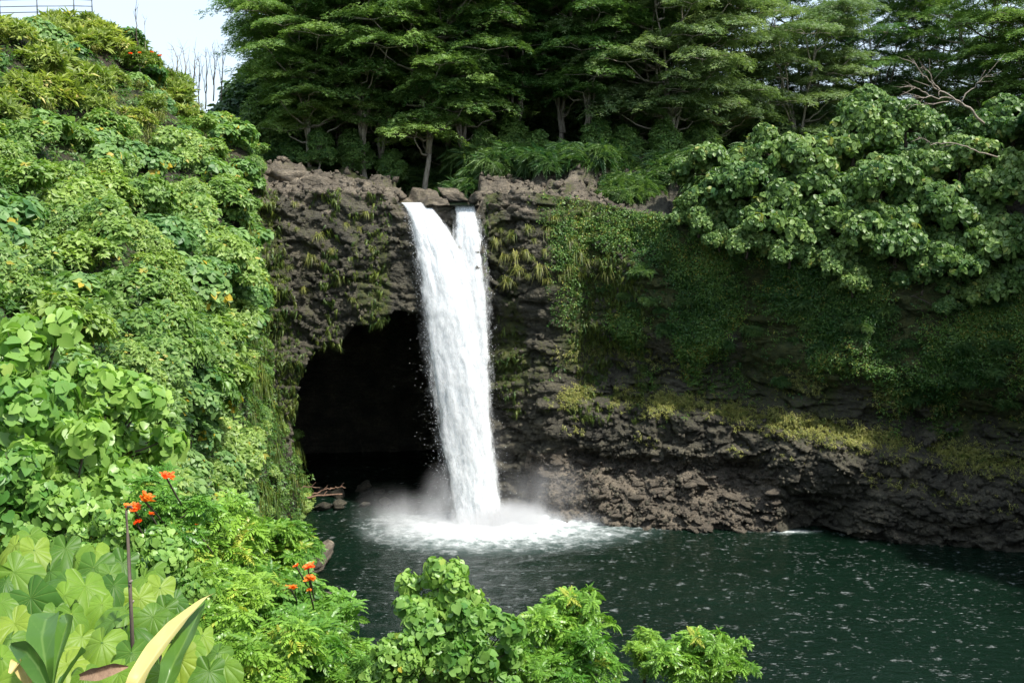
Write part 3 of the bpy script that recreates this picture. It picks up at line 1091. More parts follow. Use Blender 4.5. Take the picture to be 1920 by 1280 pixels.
class Kind:
    """a kind of plant: trunk and crown meshes in a few variants, planted by copying"""
    def __init__(self, name, cat, variants, crown_name='crown', trunk_name='trunk'):
        self.name, self.cat, self.variants, self.cn, self.tn = name, cat, variants, crown_name, trunk_name
        self.i = 0

    def plant(self, loc, scale, rotz, label, group=None, var=None, tilt=None, name=None):
        tr, cr = self.variants[(self.i if var is None else var) % len(self.variants)]
        self.i += 1
        e = thing(name or self.name, label, self.cat, loc, rotz, group, scale)
        if tilt:
            e.rotation_euler = (tilt[0], tilt[1], rotz)
        if tr is not None:
            obj(self.tn, tr, e)
        obj(self.cn, cr, e)
        return e


# ------------------------------------------------------------------ the kinds
rng = np.random.default_rng(11)
ros_heart = [rosette(HEART, 6, -0.35, 0.10, 0.24, rng, 0.1) for _ in range(3)]
ros_heart_small = [rosette(KITE, 8, -0.05, 0.06, 0.25, rng, 0.06) for _ in range(3)] + [rosette(OVAL, 7, -0.1, 0.06, 0.22, rng, 0.06) for _ in range(2)]
ros_fine = [rosette(KITE, 6, 0.1, 0.06, 0.17, rng, 0.12) for _ in range(3)]
ros_slim = [rosette(SLIM, 9, 0.5, 0.04, 0.5, rng, 0.1) for _ in range(3)]
ros_droop = [rosette(OVAL, 9, -0.85, 0.10, 0.52, rng, 0.10, 0.08) for _ in range(3)]
LEAFLET = Tmpl([(0, 0, 0), (0.19, 0.30, 0.05), (0.17, 0.65, 0.03), (0, 1, -0.10), (-0.17, 0.65, 0.03), (-0.19, 0.30, 0.05)], [(0, 1, 5), (1, 2, 4), (1, 4, 5), (2, 3, 4)])
frond_tulip = [frond(LEAFLET, 6, 0.46, 0.145, rng, 0.22) for _ in range(3)]
whorl_tulip = [whorl(f, 6, 0.25, rng) for f in frond_tulip]
frond_fern = [frond(SLIM, 11, 0.95, 0.20, rng, 0.95, up=0.35) for _ in range(2)]
whorl_fern = [whorl(f, 7, 0.25, rng) for f in frond_fern]

# shrubs with heart leaves that cover the left slope
v_slope, v_dry, v_big = [], [], []
for k in range(5):
    lb = heap(rng, 6, 1.5, 1.5)
    v_slope.append((stems_mesh('stem', M['bark_dark'], rng, lb, 0.06), crown_mesh('foliage', M['slope'], ros_heart_small, lb, 460, rng, 0.5, (0.6, 1.2), (0.55, 0.2), odd=0.0015)))
for k in range(4):
    lb = heap(rng, 6, 1.5, 1.4)
    v_big.append((stems_mesh('stem', M['bark_dark'], rng, lb, 0.06), crown_mesh('foliage', M['heart'], ros_heart, lb, 170, rng, 0.45, (0.8, 1.5), (0.5, 0.2), odd=0.0)))
for k in range(4):
    lb = heap(rng, 6, 1.3, 1.4)
    v_dry.append((stems_mesh('stem', M['twig'], rng, lb, 0.04), crown_mesh('foliage', M['dry'], ros_fine + ros_slim[:1], lb, 400, rng, 0.5, (0.6, 1.15), odd=0.03)))
K_slope = Kind('leafy_shrub', 'shrub', v_slope, 'foliage', 'stem')
K_big = Kind('heart_leaf_shrub', 'shrub', v_big, 'foliage', 'stem')
K_dry = Kind('scrub_bush', 'shrub', v_dry, 'foliage', 'stem')

# near bushes
v_hn, v_tulip = [], []
for k in range(3):
    lb = sprays(rng, 17, 1.2, 2.1)
    v_hn.append((stems_mesh('stem', M['bark_dark'], rng, lb, 0.05), crown_mesh('foliage', M['heart_near'], [rosette(HEART, 4, -0.75, 0.07, 0.19, rng, 0.1) for _ in range(4)], lb, 620, rng, 0.35, (0.75, 1.2), (0.42, 0.18), 0.35, odd=0.004)))
for k in range(3):
    lb = sprays(rng, 16, 1.25, 2.0, (0.18, 0.34), 0.8)
    v_tulip.append((stems_mesh('stem', M['bark_dark'], rng, lb, 0.05), crown_mesh('foliage', M['pinnate'], whorl_tulip, lb, 230, rng, 0.55, (0.55, 0.9), (0.5, 0.17), 0.35, odd=0.03)))
K_hn = Kind('heart_leaf_bush', 'bush', v_hn, 'foliage', 'stem')
K_tulip = Kind('feather_leaf_bush', 'bush', v_tulip, 'foliage', 'stem')

# drooping-leaf trees that lean over the right wall
v_droop = []
for k in range(4):
    lb = heap(rng, 13, 3.6, 4.2, 0.9, (0.2, 0.42))
    v_droop.append((stems_mesh('trunk', M['bark_dark'], rng, lb, 0.14), crown_mesh('crown', M['droop'], ros_droop, lb, 760, rng, 0.4, (0.6, 1.15), (0.45, 0.2), 0.3, -0.6, odd=0.02)))
K_droop = Kind('drooping_leaf_tree', 'tree', v_droop)

# ordinary dense trees for the back of the forest
v_dense = []
for k in range(3):
    lb = heap(rng, 12, 4.6, 9.5, 0.85, (0.3, 0.48))
    v_dense.append((stems_mesh('trunk', M['bark_dark'], rng, lb, 0.25, 0.3), crown_mesh('crown', M['dense'], [rosette(OVAL, 7, -0.2, 0.2, 0.55, rng, 0.2) for _ in range(3)], lb, 1500, rng, 0.5, (0.7, 1.2), (0.45, 0.22), 0.35, -0.8)))
K_dense = Kind('forest_tree', 'tree', v_dense)

# leafy mid-green trees at the edge of the forest
v_leafy = []
for k in range(3):
    lb = heap(rng, 13, 3.6, 8.0, 0.8, (0.25, 0.42))
    v_leafy.append((stems_mesh('trunk', M['bark_pale'], rng, lb, 0.18, 0.3), crown_mesh('crown', M['albizia'], [rosette(KITE, 8, -0.1, 0.12, 0.38, rng, 0.15) for _ in range(3)], lb, 1700, rng, 0.55, (0.6, 1.2), (0.45, 0.2), 0.35, -0.8)))
K_leafy = Kind('leafy_tree', 'tree', v_leafy)

# weeping fern-leaved shrubs below the trees
v_fern = []
for k in range(3):
    lb = heap(rng, 5, 1.6, 1.6)
    v_fern.append((stems_mesh('stem', M['bark_dark'], rng, lb, 0.06), crown_mesh('foliage', M['fern'], whorl_fern, lb, 110, rng, 0.55, (0.6, 1.1), (0.45, 0.2), 0.3)))
K_fern = Kind('weeping_shrub', 'shrub', v_fern, 'foliage', 'stem')


def albizia(rng, H, spreadr, mat, stems=4, npads=30, pale=True, low=0.34, bits=760, size=0.30, pad=(0.22, 0.46)):
    """tall tree with pale limbs and flat tiers of fine foliage"""
    pt = Parts()
    fork = np.array([rng.normal(0, 0.4), rng.normal(0, 0.4), H * rng.uniform(0.10, 0.2)])
    pt.tube(bend((0, 0, -1.0), fork, 5, 0, 0.1, rng), np.linspace(0.27, 0.2, 5), 9)
    limbs = []
    for i in range(stems):
        a = 2 * math.pi * (i + rng.uniform(-0.3, 0.3)) / stems
        e = np.array([math.cos(a) * spreadr * rng.uniform(0.3, 0.62), math.sin(a) * spreadr * rng.uniform(0.3, 0.62), H * rng.uniform(0.82, 0.97)])
        P = bend(fork, e, 12, 0, 0.22, rng)
        P[:, :2] = fork[:2] + (e[:2] - fork[:2]) * (np.linspace(0, 1, 12) ** 1.35)[:, None] + rng.normal(0, 0.12, (12, 2))
        pt.tube(P, np.linspace(0.15, 0.045, 12), 7)
        limbs.append(P)
    V, F, T, k = [], [], [], 0
    for i in range(npads):
        a = rng.uniform(0, 2 * math.pi)
        h = H * (low + (1.0 - low) * (i + rng.random()) / npads)
        prof = 0.45 + 0.6 * min(1.0, (h / H - low) / (0.62 * (1 - low)))
        rr = spreadr * prof * rng.uniform(0.35, 1.0)
        c = np.array([math.cos(a) * rr, math.sin(a) * rr, h])
        L_ = min(limbs, key=lambda P: np.min(np.linalg.norm(P[:, :2] - c[:2], axis=1) + 0.5 * np.abs(P[:, 2] - (h - rr * 0.35))))
        j = int(np.argmin(np.linalg.norm(L_[:, :2] - c[:2], axis=1) + 0.8 * np.abs(L_[:, 2] - (h - 0.22 * rr - 0.8))))
        s = L_[j]
        pt.tube(bend(s, c - np.array([0, 0, 0.15]), 6, rng.uniform(-0.6, 0.1), 0.10, rng), np.linspace(0.12, 0.035, 6), 5)
        Rp = spreadr * rng.uniform(*pad)
        for q in range(3):
            d = rng.uniform(0, 2 * math.pi)
            pt.tube(bend(c - np.array([0, 0, 0.2]), c + np.array([math.cos(d) * Rp * 0.8, math.sin(d) * Rp * 0.8, 0.0]), 4, 0.1, 0.06, rng), np.linspace(0.045, 0.015, 4), 4)
        m = int(bits * (Rp / (0.3 * spreadr)) ** 1.6)
        th = rng.uniform(0, 2 * math.pi, m)
        edge = 1 + 0.28 * np.sin(3 * th + rng.uniform(0, 6)) + 0.15 * np.sin(7 * th + rng.uniform(0, 6))
        r = Rp * np.sqrt(rng.random(m)) * edge
        p = np.stack([c[0] + r * np.cos(th), c[1] + r * np.sin(th), np.zeros(m)], 1)
        p[:, 2] = c[2] + 0.22 * Rp * (1 - (r / Rp) ** 2) + np.minimum(rng.normal(0, 0.12, m), 0.2) - 0.10 * Rp * rng.random(m) ** 3 + 0.4 * vnoise(p * 0.75 + i, 5)
        N_ = np.stack([np.cos(th) * (r / Rp) * 0.35, np.sin(th) * (r / Rp) * 0.35, np.ones(m)], 1) + rng.normal(0, 0.28, (m, 3))
        tn = np.clip(rng.normal(0.42, 0.16, m) + rng.normal(0, 0.13) + 0.2 * vnoise(p * 0.8, 6), 0, 0.9)
        v, f, tt = spread(PAD_BIT[i % len(PAD_BIT)], frames(N_, rng), p, rng.uniform(0.7, 1.3, m) * size, tn)
        V.append(v)
        F.append(f + k)
        T.append(tt)
        k += len(v)
    return pt.mesh('trunk', M['bark_pale'] if pale else M['bark_dark']), mesh_np('crown', np.concatenate(V), np.concatenate(F), mat, np.concatenate(T))


PAD_BIT = [join([(SLIM, rotm(0.05, 0, a) * s, np.array([0, 0, 0.0]), q) for a, s, q in ((0, 1.0, 0), (1.1, 0.8, 0.05), (-1.2, 0.85, -0.05))]) for _ in range(1)]
V_ALB = [albizia(rng, 22, 8.0, M['albizia'], 5, 52, low=0.22), albizia(rng, 24, 7.5, M['albizia'], 5, 50, low=0.26), albizia(rng, 21, 8.5, M['albizia'], 5, 50, low=0.26), albizia(rng, 24, 7.0, M['albizia'], 3, 26, low=0.26)]
V_PALE = [albizia(rng, 20, 8.0, M['albizia_pale'], 4, 50, low=0.2), albizia(rng, 22, 7.5, M['albizia_pale'], 4, 46, low=0.22)]
V_UMB = [albizia(rng, 20, 9.0, M['albizia'], 6, 44, low=0.34, pad=(0.24, 0.46)), albizia(rng, 21, 8.5, M['albizia'], 7, 44, low=0.34, pad=(0.24, 0.46)), albizia(rng, 19, 8.0, M['albizia_pale'], 5, 44, low=0.30, pad=(0.24, 0.46))]
K_umb = Kind('spreading_tree', 'tree', V_UMB)
K_alb = Kind('tiered_tree', 'tree', V_ALB)
K_pale = Kind('tiered_tree', 'tree', V_PALE)


def tuft(rng, n=70, length=0.9, w=0.03, droop=0.9, spreadr=0.5):
    """a tuft of grass with arching blades"""
    it_V, it_F, it_T = [], [], []
    k = 0
    for i in range(n):
        a = rng.uniform(0, 2 * math.pi)
        L_ = length * rng.uniform(0.25, 1.25)
        out = spreadr * rng.uniform(0.15, 1.0) * L_
        d = np.array([math.cos(a), math.sin(a), 0])
        s = np.array([-d[1], d[0], 0]) * w * rng.uniform(0.6, 1.2)
        t = np.array([0, 0.35, 0.7, 1.0])
        P = d[None] * (out * t ** 1.1)[:, None] + np.array([0, 0, 1.0])[None] * (L_ * (0.75 * t - droop * t ** 2))[:, None] + rng.normal(0, 0.11, 3) * length
        V = np.concatenate([P[:3] - s, P[:3] + s, P[3:]])
        F = [(0, 3, 4), (0, 4, 1), (1, 4, 5), (1, 5, 2), (2, 5, 6)]
        it_V.append(V)
        it_F.append(np.array(F) + k)
        it_T.append(np.full(7, np.clip(rng.normal(0.55, 0.25), 0, 0.9)))
        k += 7
    return np.concatenate(it_V), np.concatenate(it_F), np.concatenate(it_T)


V_TUFT = [(None, mesh_np('blades', *tuft(rng)[:2], M['grass'], None)) for _ in range(0)]
for k in range(4):
    v, f, t = tuft(rng, 80, 1.0, 0.013, 0.75 if k < 2 else (1.1, 1.5)[k - 2], (0.6, 0.6, 0.75, 0.9)[k])
    V_TUFT.append((None, mesh_np('blades', v, f, M['grass'], t)))
V_TUFT2 = []
for k in range(3):
    v, f, t = tuft(rng, 130, 1.0, 0.016, 1.7, 0.5)
    V_TUFT2.append((None, mesh_np('blades', v, f, M['wetgrass'], t)))
K_tuft = Kind('grass_tuft', 'grass tuft', V_TUFT, 'blades')
K_wet = Kind('grass_tuft', 'grass tuft', V_TUFT2, 'blades')

# ------------------------------------------------------------------ the forest behind the rim
rng = np.random.default_rng(23)


def stand(px, Y):
    """a spot on the ground behind the rim, seen at photo column px and Y metres away"""
    X = (px - 960.0) / FPX * Y / math.cos(PITCH) * 1.0
    return Vector((X, Y, ground_z(X, Y) - 0.15))


ALB = [  # px, Y, variant, scale, label
    (795, 92, 0, 0.98, 'tall tiered tree with many pale forking limbs just behind the falls'),
    (1054, 97, 1, 1.05, 'tall tree with thick pale double trunk right of the falls'),
    (640, 97, 2, 0.95, 'tiered tree with broad flat foliage above the brown rim rocks'),
    (905, 104, 3, 1.05, 'slim tiered tree between the forked tree and the pale double trunk'),
    (578, 103, 2, 0.86, 'leftmost tall tiered tree standing against the open sky'),
    (720, 113, 1, 1.05, 'tiered tree rising behind the many limbed tree'),
    (980, 117, 0, 1.12, 'tall tiered tree in the second row left of the double trunk'),
    (1150, 112, 2, 1.12, 'broad tiered tree in the second row right of the double trunk'),
    (1395, 110, 3, 0.95, 'open tiered tree with sky showing through right of centre'),
    (1630, 110, 1, 0.9, 'dark tiered tree left of the bare grey branches'),
    (1510, 112, 3, 1.0, 'tiered tree with twin trunks against white sky upper right'),
    (1735, 113, 3, 1.0, 'tiered tree standing behind the bare grey branches'),
    (1830, 104, 2, 0.92, 'tiered tree near the right edge with several thin trunks'),
    (590, 92, 0, 0.8, 'low tiered tree right behind the brown rim rocks'),
    (720, 95, 2, 0.8, 'low tiered tree left of the many limbed tree'),
    (1935, 100, 0, 0.9, 'tiered tree cut off by the right edge of the view'),
]
for px, Y, v, s, lab in ALB:
    p = stand(px, Y)
    K_alb.plant(p, s, rng.uniform(0, 6.28), lab, 'tall tiered trees behind the rim', v)
for px, Y, v, s, lab in ((1470, 104, 0, 0.9, 'pale green tiered tree standing above the drooping leaf trees'), (1215, 94, 0, 0.95, 'pale green tiered tree drooping over the forest edge right of centre'), (1330, 100, 1, 0.98, 'pale green tiered tree beside the open sky gap'), (845, 100, 1, 0.85, 'pale green tiered tree low behind the falls')):
    K_pale.plant(stand(px, Y), s, rng.uniform(0, 6.28), lab, 'tall tiered trees behind the rim', v)

# dense dark trees that close the forest behind the trunks
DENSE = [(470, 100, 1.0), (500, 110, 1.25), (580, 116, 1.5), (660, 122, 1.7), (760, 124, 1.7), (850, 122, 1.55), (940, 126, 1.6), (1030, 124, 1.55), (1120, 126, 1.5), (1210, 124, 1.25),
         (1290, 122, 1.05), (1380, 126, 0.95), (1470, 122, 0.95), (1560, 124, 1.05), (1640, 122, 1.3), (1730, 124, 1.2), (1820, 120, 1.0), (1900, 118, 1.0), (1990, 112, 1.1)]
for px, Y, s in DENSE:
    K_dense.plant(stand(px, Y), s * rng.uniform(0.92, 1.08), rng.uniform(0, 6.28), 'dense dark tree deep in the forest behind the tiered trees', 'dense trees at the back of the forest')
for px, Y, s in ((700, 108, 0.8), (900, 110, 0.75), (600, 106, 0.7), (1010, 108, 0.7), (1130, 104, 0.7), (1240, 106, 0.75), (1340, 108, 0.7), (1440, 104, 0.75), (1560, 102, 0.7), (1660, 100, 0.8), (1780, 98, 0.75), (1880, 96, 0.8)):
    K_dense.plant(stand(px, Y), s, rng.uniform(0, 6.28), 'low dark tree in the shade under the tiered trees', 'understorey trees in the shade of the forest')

# weeping shrubs along the forest edge
for px, Y, s in ((875, 90, 1.35), (925, 89, 1.25), (965, 91, 1.5), (1010, 88, 1.2), (1055, 89, 1.3), (900, 93, 1.6), (1100, 88, 1.3), (1150, 87, 1.35), (1200, 87, 1.3), (1130, 91, 1.7), (1240, 89, 1.6), (1300, 88, 1.5), (1350, 86, 1.6), (1400, 87, 1.6), (1450, 86, 1.6), (1500, 86, 1.7), (1560, 85, 1.7), (1620, 85, 1.7), (1680, 84, 1.7), (1740, 84, 1.7), (1800, 83, 1.7)):
    K_fern.plant(stand(px, Y), s, rng.uniform(0, 6.28), 'weeping fern leaved shrub at the forest edge right of the falls', 'weeping shrubs along the forest edge')
for px, Y, s in ((480, 93, 1.6), (520, 95, 1.8), (570, 97, 1.9), (620, 96, 1.5), (690, 98, 1.6), (750, 97, 1.5), (790, 100, 1.7), (830, 96, 1.5), (770, 104, 2.0), (820, 106, 2.0)):
    K_fern.plant(stand(px, Y), s, rng.uniform(0, 6.28), 'weeping shrub in the forest shade behind the brown rim rocks', 'weeping shrubs behind the rim rocks')

# drooping-leaf trees leaning out over the right wall: photo place of the crown centre, distance
DROOP = [(1310, 400, 79, 0.65), (1390, 330, 79, 0.95), (1330, 300, 82, 0.8), (1450, 390, 77, 0.95), (1400, 440, 76.5, 0.62), (1490, 290, 79, 1.0), (1560, 400, 76, 1.0), (1600, 250, 80, 1.0), (1560, 480, 75.5, 0.62),
         (1650, 330, 77, 1.0), (1700, 220, 80, 0.8), (1680, 440, 75, 1.0), (1600, 520, 74.5, 0.5), (1770, 380, 76, 1.0), (1800, 290, 78, 0.9), (1780, 480, 74, 0.9), (1880, 330, 76, 1.0), (1870, 440, 74, 1.0), (1900, 520, 73, 0.75), (1900, 230, 80, 1.0), (1480, 460, 76, 0.6),
         (1330, 370, 80, 0.8), (1440, 330, 80, 0.8), (1530, 340, 78.5, 0.9), (1620, 390, 77, 0.8), (1720, 360, 77.5, 0.85), (1830, 390, 76, 0.85), (1640, 200, 82, 0.8), (1750, 290, 79, 0.8), (1620, 450, 75.5, 0.7), (1730, 510, 74.5, 0.6), (1840, 540, 73.5, 0.55), (1350, 440, 77.5, 0.45), (1520, 440, 76.5, 0.6), (1550, 290, 81, 0.8), (1430, 270, 83, 0.7)]
for i, (px, py, Y, s) in enumerate(DROOP):
    c = at(px, py, Y)
    K_droop.plant(c - Vector((0, 0, 2.2 * s)), s, rng.uniform(0, 6.28), 'drooping leaf tree leaning over the right hand wall', 'drooping leaf trees along the right rim')
K_droop.plant(at(1775, 590, 73.5), 0.34, 1.0, 'small bright tree on a bare branch below the right hand crowns')

# the forest goes on round the right hand rim
for k, (x, y, sc_) in enumerate(((39, 71, 1.5), (43, 65, 1.8), (46, 69, 2.0), (47, 58, 1.7), (51, 63, 2.2), (50, 50, 1.8), (55, 56, 2.1))):
    K_dense.plant(Vector((x + 2.5, y + 1.0, ground_z(x + 2.5, y + 1.0) - 0.2)), sc_, 1.3 * k, 'dense tree on the right rim just outside the view', 'dense trees on the right rim')

# leafy trees that come down to the rim left of the falls
for px, Y, sc_, lab in ((455, 93, 0.62, 'small leafy tree at the forest edge nearest the left slope'), (500, 96, 1.0, 'dark leafy tree left of the bright green one behind the rim rocks'), (560, 95, 0.95, 'bright green leafy tree reaching down to the rim rocks'), (468, 104, 0.95, 'leafy tree on the skyline next to the bare twigs'), (630, 100, 0.9, 'leafy tree in the shade right of the bright green one'), (525, 108, 1.6, 'tall leafy tree on the left edge of the forest'), (700, 102, 0.8, 'leafy tree left of the many limbed tiered tree'), (880, 98, 0.75, 'leafy tree just right of the river'), (1170, 92, 0.6, 'leafy tree under the pale drooping canopy')):
    K_leafy.plant(stand(px, Y), sc_, rng.uniform(0, 6.28), lab, 'leafy trees at the forest edge')

# spreading trees of the front row whose crowns close over the trunks
for px, Y, v, sc_, lab in ((690, 93, 0, 0.95, 'spreading tree with broad crown left of the falls'), (860, 94, 1, 0.95, 'spreading tree with many slender limbs right above the falls'), (965, 96, 0, 1.0, 'spreading tree with dark green tiers left of the double trunk'), (1110, 94, 1, 0.9, 'spreading tree with broad crown right of the double trunk'), (1260, 93, 2, 0.95, 'pale spreading tree with drooping sprays above the weeping shrubs'), (1180, 100, 0, 1.05, 'spreading tree high behind the pale drooping sprays'), (612, 96, 1, 0.85, 'spreading tree nearest the open sky on the left')):
    K_umb.plant(stand(px, Y), sc_, rng.uniform(0, 6.28), lab, 'spreading trees in the front row', v)

for px, Y, sc_, lab in ((605, 91, 0.5, 'low leafy tree just behind the rim left of the falls'), (665, 93, 0.6, 'low leafy tree behind the grassy part of the rim'), (735, 92.5, 0.5, 'low leafy tree beside the fan of pale limbs'), (905, 92, 0.55, 'low leafy tree right of the river above the weeping shrubs'), (960, 94, 0.7, 'low leafy tree left of the double trunk'), (1005, 93, 0.5, 'small leafy tree close to the double trunk'), (1120, 92, 0.6, 'low leafy tree right of the double trunk'), (1240, 92, 0.65, 'low leafy tree left of the drooping leaf trees'), (1300, 95, 0.75, 'leafy tree behind the first drooping leaf tree')):
    K_leafy.plant(stand(px, Y), sc_, rng.uniform(0, 6.28), lab, 'low leafy trees along the rim')

# ------------------------------------------------------------------ boulders and rubble
rng = np.random.default_rng(31)


def boulder_mesh(seed, n=18, mat=None, name='boulder'):
    """angular rock: a ball cut by random planes, then roughened"""
    r = np.random.default_rng(seed)
    th = np.linspace(0, 2 * np.pi, n, endpoint=False)
    ph = np.linspace(0.06, math.pi - 0.06, n // 2 + 2)
    T, Pp = np.meshgrid(th, ph)
    D = np.stack([np.sin(Pp) * np.cos(T), np.sin(Pp) * np.sin(T), np.cos(Pp)], 2).reshape(-1, 3)
    rad = np.full(len(D), 1.15)
    for k in range(13):
        q = r.normal(0, 1, 3)
        q /= np.linalg.norm(q)
        c = D @ q
        lim = r.uniform(0.42, 0.8)
        rad = np.where(c > 0.05, np.minimum(rad, lim / np.maximum(c, 0.05)), rad)
    rad *= 1 + 0.16 * fbm(D * 2.2 + seed, 5, seed, 0.65, ridged=True)
    V = D * rad[:, None]
    F = grid_faces(n, len(ph), True)
    V = np.concatenate([V, V[:n].mean(0)[None], V[-n:].mean(0)[None]])
    a = len(V) - 2
    i = np.arange(n)
    caps = np.concatenate([np.stack([np.full(n, a), i, (i + 1) % n], 1)[:, ::-1], np.stack([np.full(n, a + 1), len(D) - n + i, len(D) - n + (i + 1) % n], 1)])
    return mesh_np(name, V, [F[:, ::-1], caps], mat, None, False, {'moss': np.clip(0.1 + 0.5 * fbm(V * 1.1, 3, seed), 0, 0.7)})


B_RIM = [boulder_mesh(200 + k, 30, M['rim']) for k in range(5)]
B_DARK = [boulder_mesh(220 + k, 18, M['cliff']) for k in range(4)]
B_RUB = [boulder_mesh(240 + k, 12, M['rubble']) for k in range(5)]


def boulder(meshes, i, p, s, label, group, name='boulder'):
    o = obj(name, meshes[i % len(meshes)], None, p, (rng.uniform(-0.4, 0.4), rng.uniform(-0.4, 0.4), rng.uniform(0, 6.28)), (s * rng.uniform(0.9, 1.35), s * rng.uniform(0.8, 1.2), s * rng.uniform(0.38, 0.62)))
    return tag(o, label, 'rock', group)


RIM = [(492, 318, 85, 1.6), (545, 322, 85, 1.9), (600, 328, 84, 1.7), (520, 352, 82.5, 1.5), (575, 362, 81.8, 1.5), (630, 350, 82, 1.7), (655, 385, 80.8, 1.2), (610, 395, 80.6, 1.2), (560, 398, 80.6, 1.1),
       (690, 352, 84, 1.4), (735, 352, 85, 1.4), (700, 385, 81.4, 1.1), (735, 385, 81.6, 0.9)]
for i, (px, py, Y, s) in enumerate(RIM):
    boulder(B_RIM, i, at(px, py, Y) - Vector((0, 0, 0.4 * s)), s, 'brown weathered rock on the rim left of the falls', 'brown rocks on the rim left of the falls')
RIM2 = [(910, 358, 84.5, 1.6), (950, 368, 83.5, 1.4), (905, 382, 82.4, 0.9), (930, 385, 82, 1.1), (975, 385, 82, 1.3), (1005, 378, 82.6, 1.1), (845, 352, 88, 1.4), (880, 340, 90, 1.5), (1035, 395, 82.4, 1.0), (945, 340, 88, 1.6)]
for i, (px, py, Y, s) in enumerate(RIM2):
    boulder(B_RIM, i + 2, at(px, py, Y) - Vector((0, 0, 0.4 * s)), s, 'brown weathered rock on the rim right of the falls', 'brown rocks on the rim right of the falls')
boulder(B_DARK, 0, at(830, 398, 81.6), 1.0, 'dark wet rock splitting the falls at the lip', None)
boulder(B_RIM, 4, at(812, 378, 83.2) - Vector((0, 0, 0.15)), 0.8, 'low flat rock in the river just above the lip', None)
p = at(585, 1062, 67.4)
boulder(B_RIM, 1, Vector((p.x, p.y, 0.45)), 1.9, 'pale boulder at the water edge beyond the feather leaved bush', None)
p = at(630, 1112, 61)
boulder(B_RIM, 3, Vector((p.x - 0.6, p.y, 0.1)), 1.2, 'smaller boulder at the water edge in front of the pale boulder', None)
# rocks on the floor of the cave mouth
for i in range(16):
    px, Y = rng.uniform(556, 740), rng.uniform(80.5, 88)
    X = at(px, 900, Y).x
    boulder(B_DARK, i, Vector((X, Y, rng.uniform(0.0, 0.3))), rng.uniform(0.35, 0.9), 'dark wet rock at the mouth of the cave', 'dark rocks at the cave mouth')
# the bank of broken rock right of the falls: bigger pieces one by one, the rest as rubble
nz = CLIFF_NZ
sel = np.argwhere((CLIFF[:nz, :, 2] > 0.0) & (CLIFF[:nz, :, 2] < 4.6) & (PATH[None, :, 0] > 1.2) & (PATH[None, :, 0] < 19.4) & (PATH[None, :, 1] > 60))
for i in range(80):
    r_, c_ = sel[rng.integers(len(sel))]
    p = CLIFF[r_, c_]
    boulder(B_RUB, i, Vector(p) + Vector((0, -0.15, 0.05)), 0.22 + 0.5 * rng.random() ** 2.5, 'loose brown rock on the bank right of the falls', 'loose rocks on the bank right of the falls')


def scatter_rocks(pts, sizes, mat, seed):
    r = np.random.default_rng(seed)
    T = Tmpl([(1, 0, -.2), (-.6, .9, -.1), (-.7, -.8, 0), (.2, .3, .8), (.1, -.5, .6), (0, 0, -.7)], [(0, 3, 4), (0, 1, 3), (1, 2, 3), (2, 4, 3), (2, 0, 4), (0, 5, 1), (1, 5, 2), (2, 5, 0)])
    v, f, t = spread(T, frames(r.normal(0, 1, (len(pts), 3)), r), pts, sizes, np.full(len(pts), 0.5))
    return mesh_np('rubble', v, f, mat, None, False)


q = sel[rng.integers(len(sel), size=2600)]
pts = CLIFF[q[:, 0], q[:, 1]] + rng.normal(0, 0.08, (2600, 3))
tag(obj('rubble', scatter_rocks(pts, 0.05 + 0.16 * rng.random(2600) ** 2, M['rubble'], 8)), 'small broken stones over the bank right of the falls', 'rubble', kind='stuff')
# broken beds standing proud of the dark wall
sel2 = np.argwhere((CLIFF[:nz, :, 2] > 0.1) & (CLIFF[:nz, :, 2] < 8.2) & (PATH[None, :, 0] > 3) & (PATH[None, :, 0] < 36) & (PATH[None, :, 1] > 60))
q = sel2[rng.integers(len(sel2), size=2400)]
pts = CLIFF[q[:, 0], q[:, 1]] + rng.normal(0, 0.08, (2400, 3))
tag(obj('broken_rock', scatter_rocks(pts * 1.0, 0.06 + 0.26 * rng.random(2400) ** 2, M['cliff'], 9)), 'broken dark rock edges over the foot of the right wall', 'rock', kind='stuff')

# chips and edges standing out of the rock face beside the falls and along the rim
inc = cave(np.repeat(PATH[None, :, 0], nz, 0).ravel(), CLIFF[:nz, :, 2].ravel()).reshape(nz, -1) < 0.05
sel3 = np.argwhere(inc & (CLIFF[:nz, :, 2] > 0.3) & (PATH[None, :, 0] > -19.5) & (PATH[None, :, 0] < 10) & (PATH[None, :, 1] > 60) & ~((PATH[None, :, 0] > -8.9) & (PATH[None, :, 0] < -2.3) & (CLIFF[:nz, :, 2] > 22.5)))
q = sel3[rng.integers(len(sel3), size=3600)]
pts = CLIFF[q[:, 0], q[:, 1]] + rng.normal(0, 0.06, (3600, 3)) + np.array([0, 0.05, 0])
tag(obj('face_rock', scatter_rocks(pts, 0.05 + 0.27 * rng.random(3600) ** 2.2, M['cliff'], 10)), 'rough broken rock over the face beside the falls', 'rock', kind='stuff')
_r0 = CLIFF[nz:nz + 26]
sel4 = np.argwhere((np.repeat(PATH[None, :, 0], 26, 0) > -19.5) & (np.repeat(PATH[None, :, 0], 26, 0) < 7) & (PATH[None, :, 1] > 60) & ~((PATH[None, :, 0] > -8.6) & (PATH[None, :, 0] < -2.5)))
q = sel4[rng.integers(len(sel4), size=1300)]
pts = _r0[q[:, 0], q[:, 1]] + rng.normal(0, 0.08, (1300, 3))
tag(obj('rim_stones', scatter_rocks(pts, 0.05 + 0.45 * rng.random(1300) ** 3, M['rim'], 11)), 'broken brown stones scattered over the rim beside the falls', 'stones', kind='stuff')

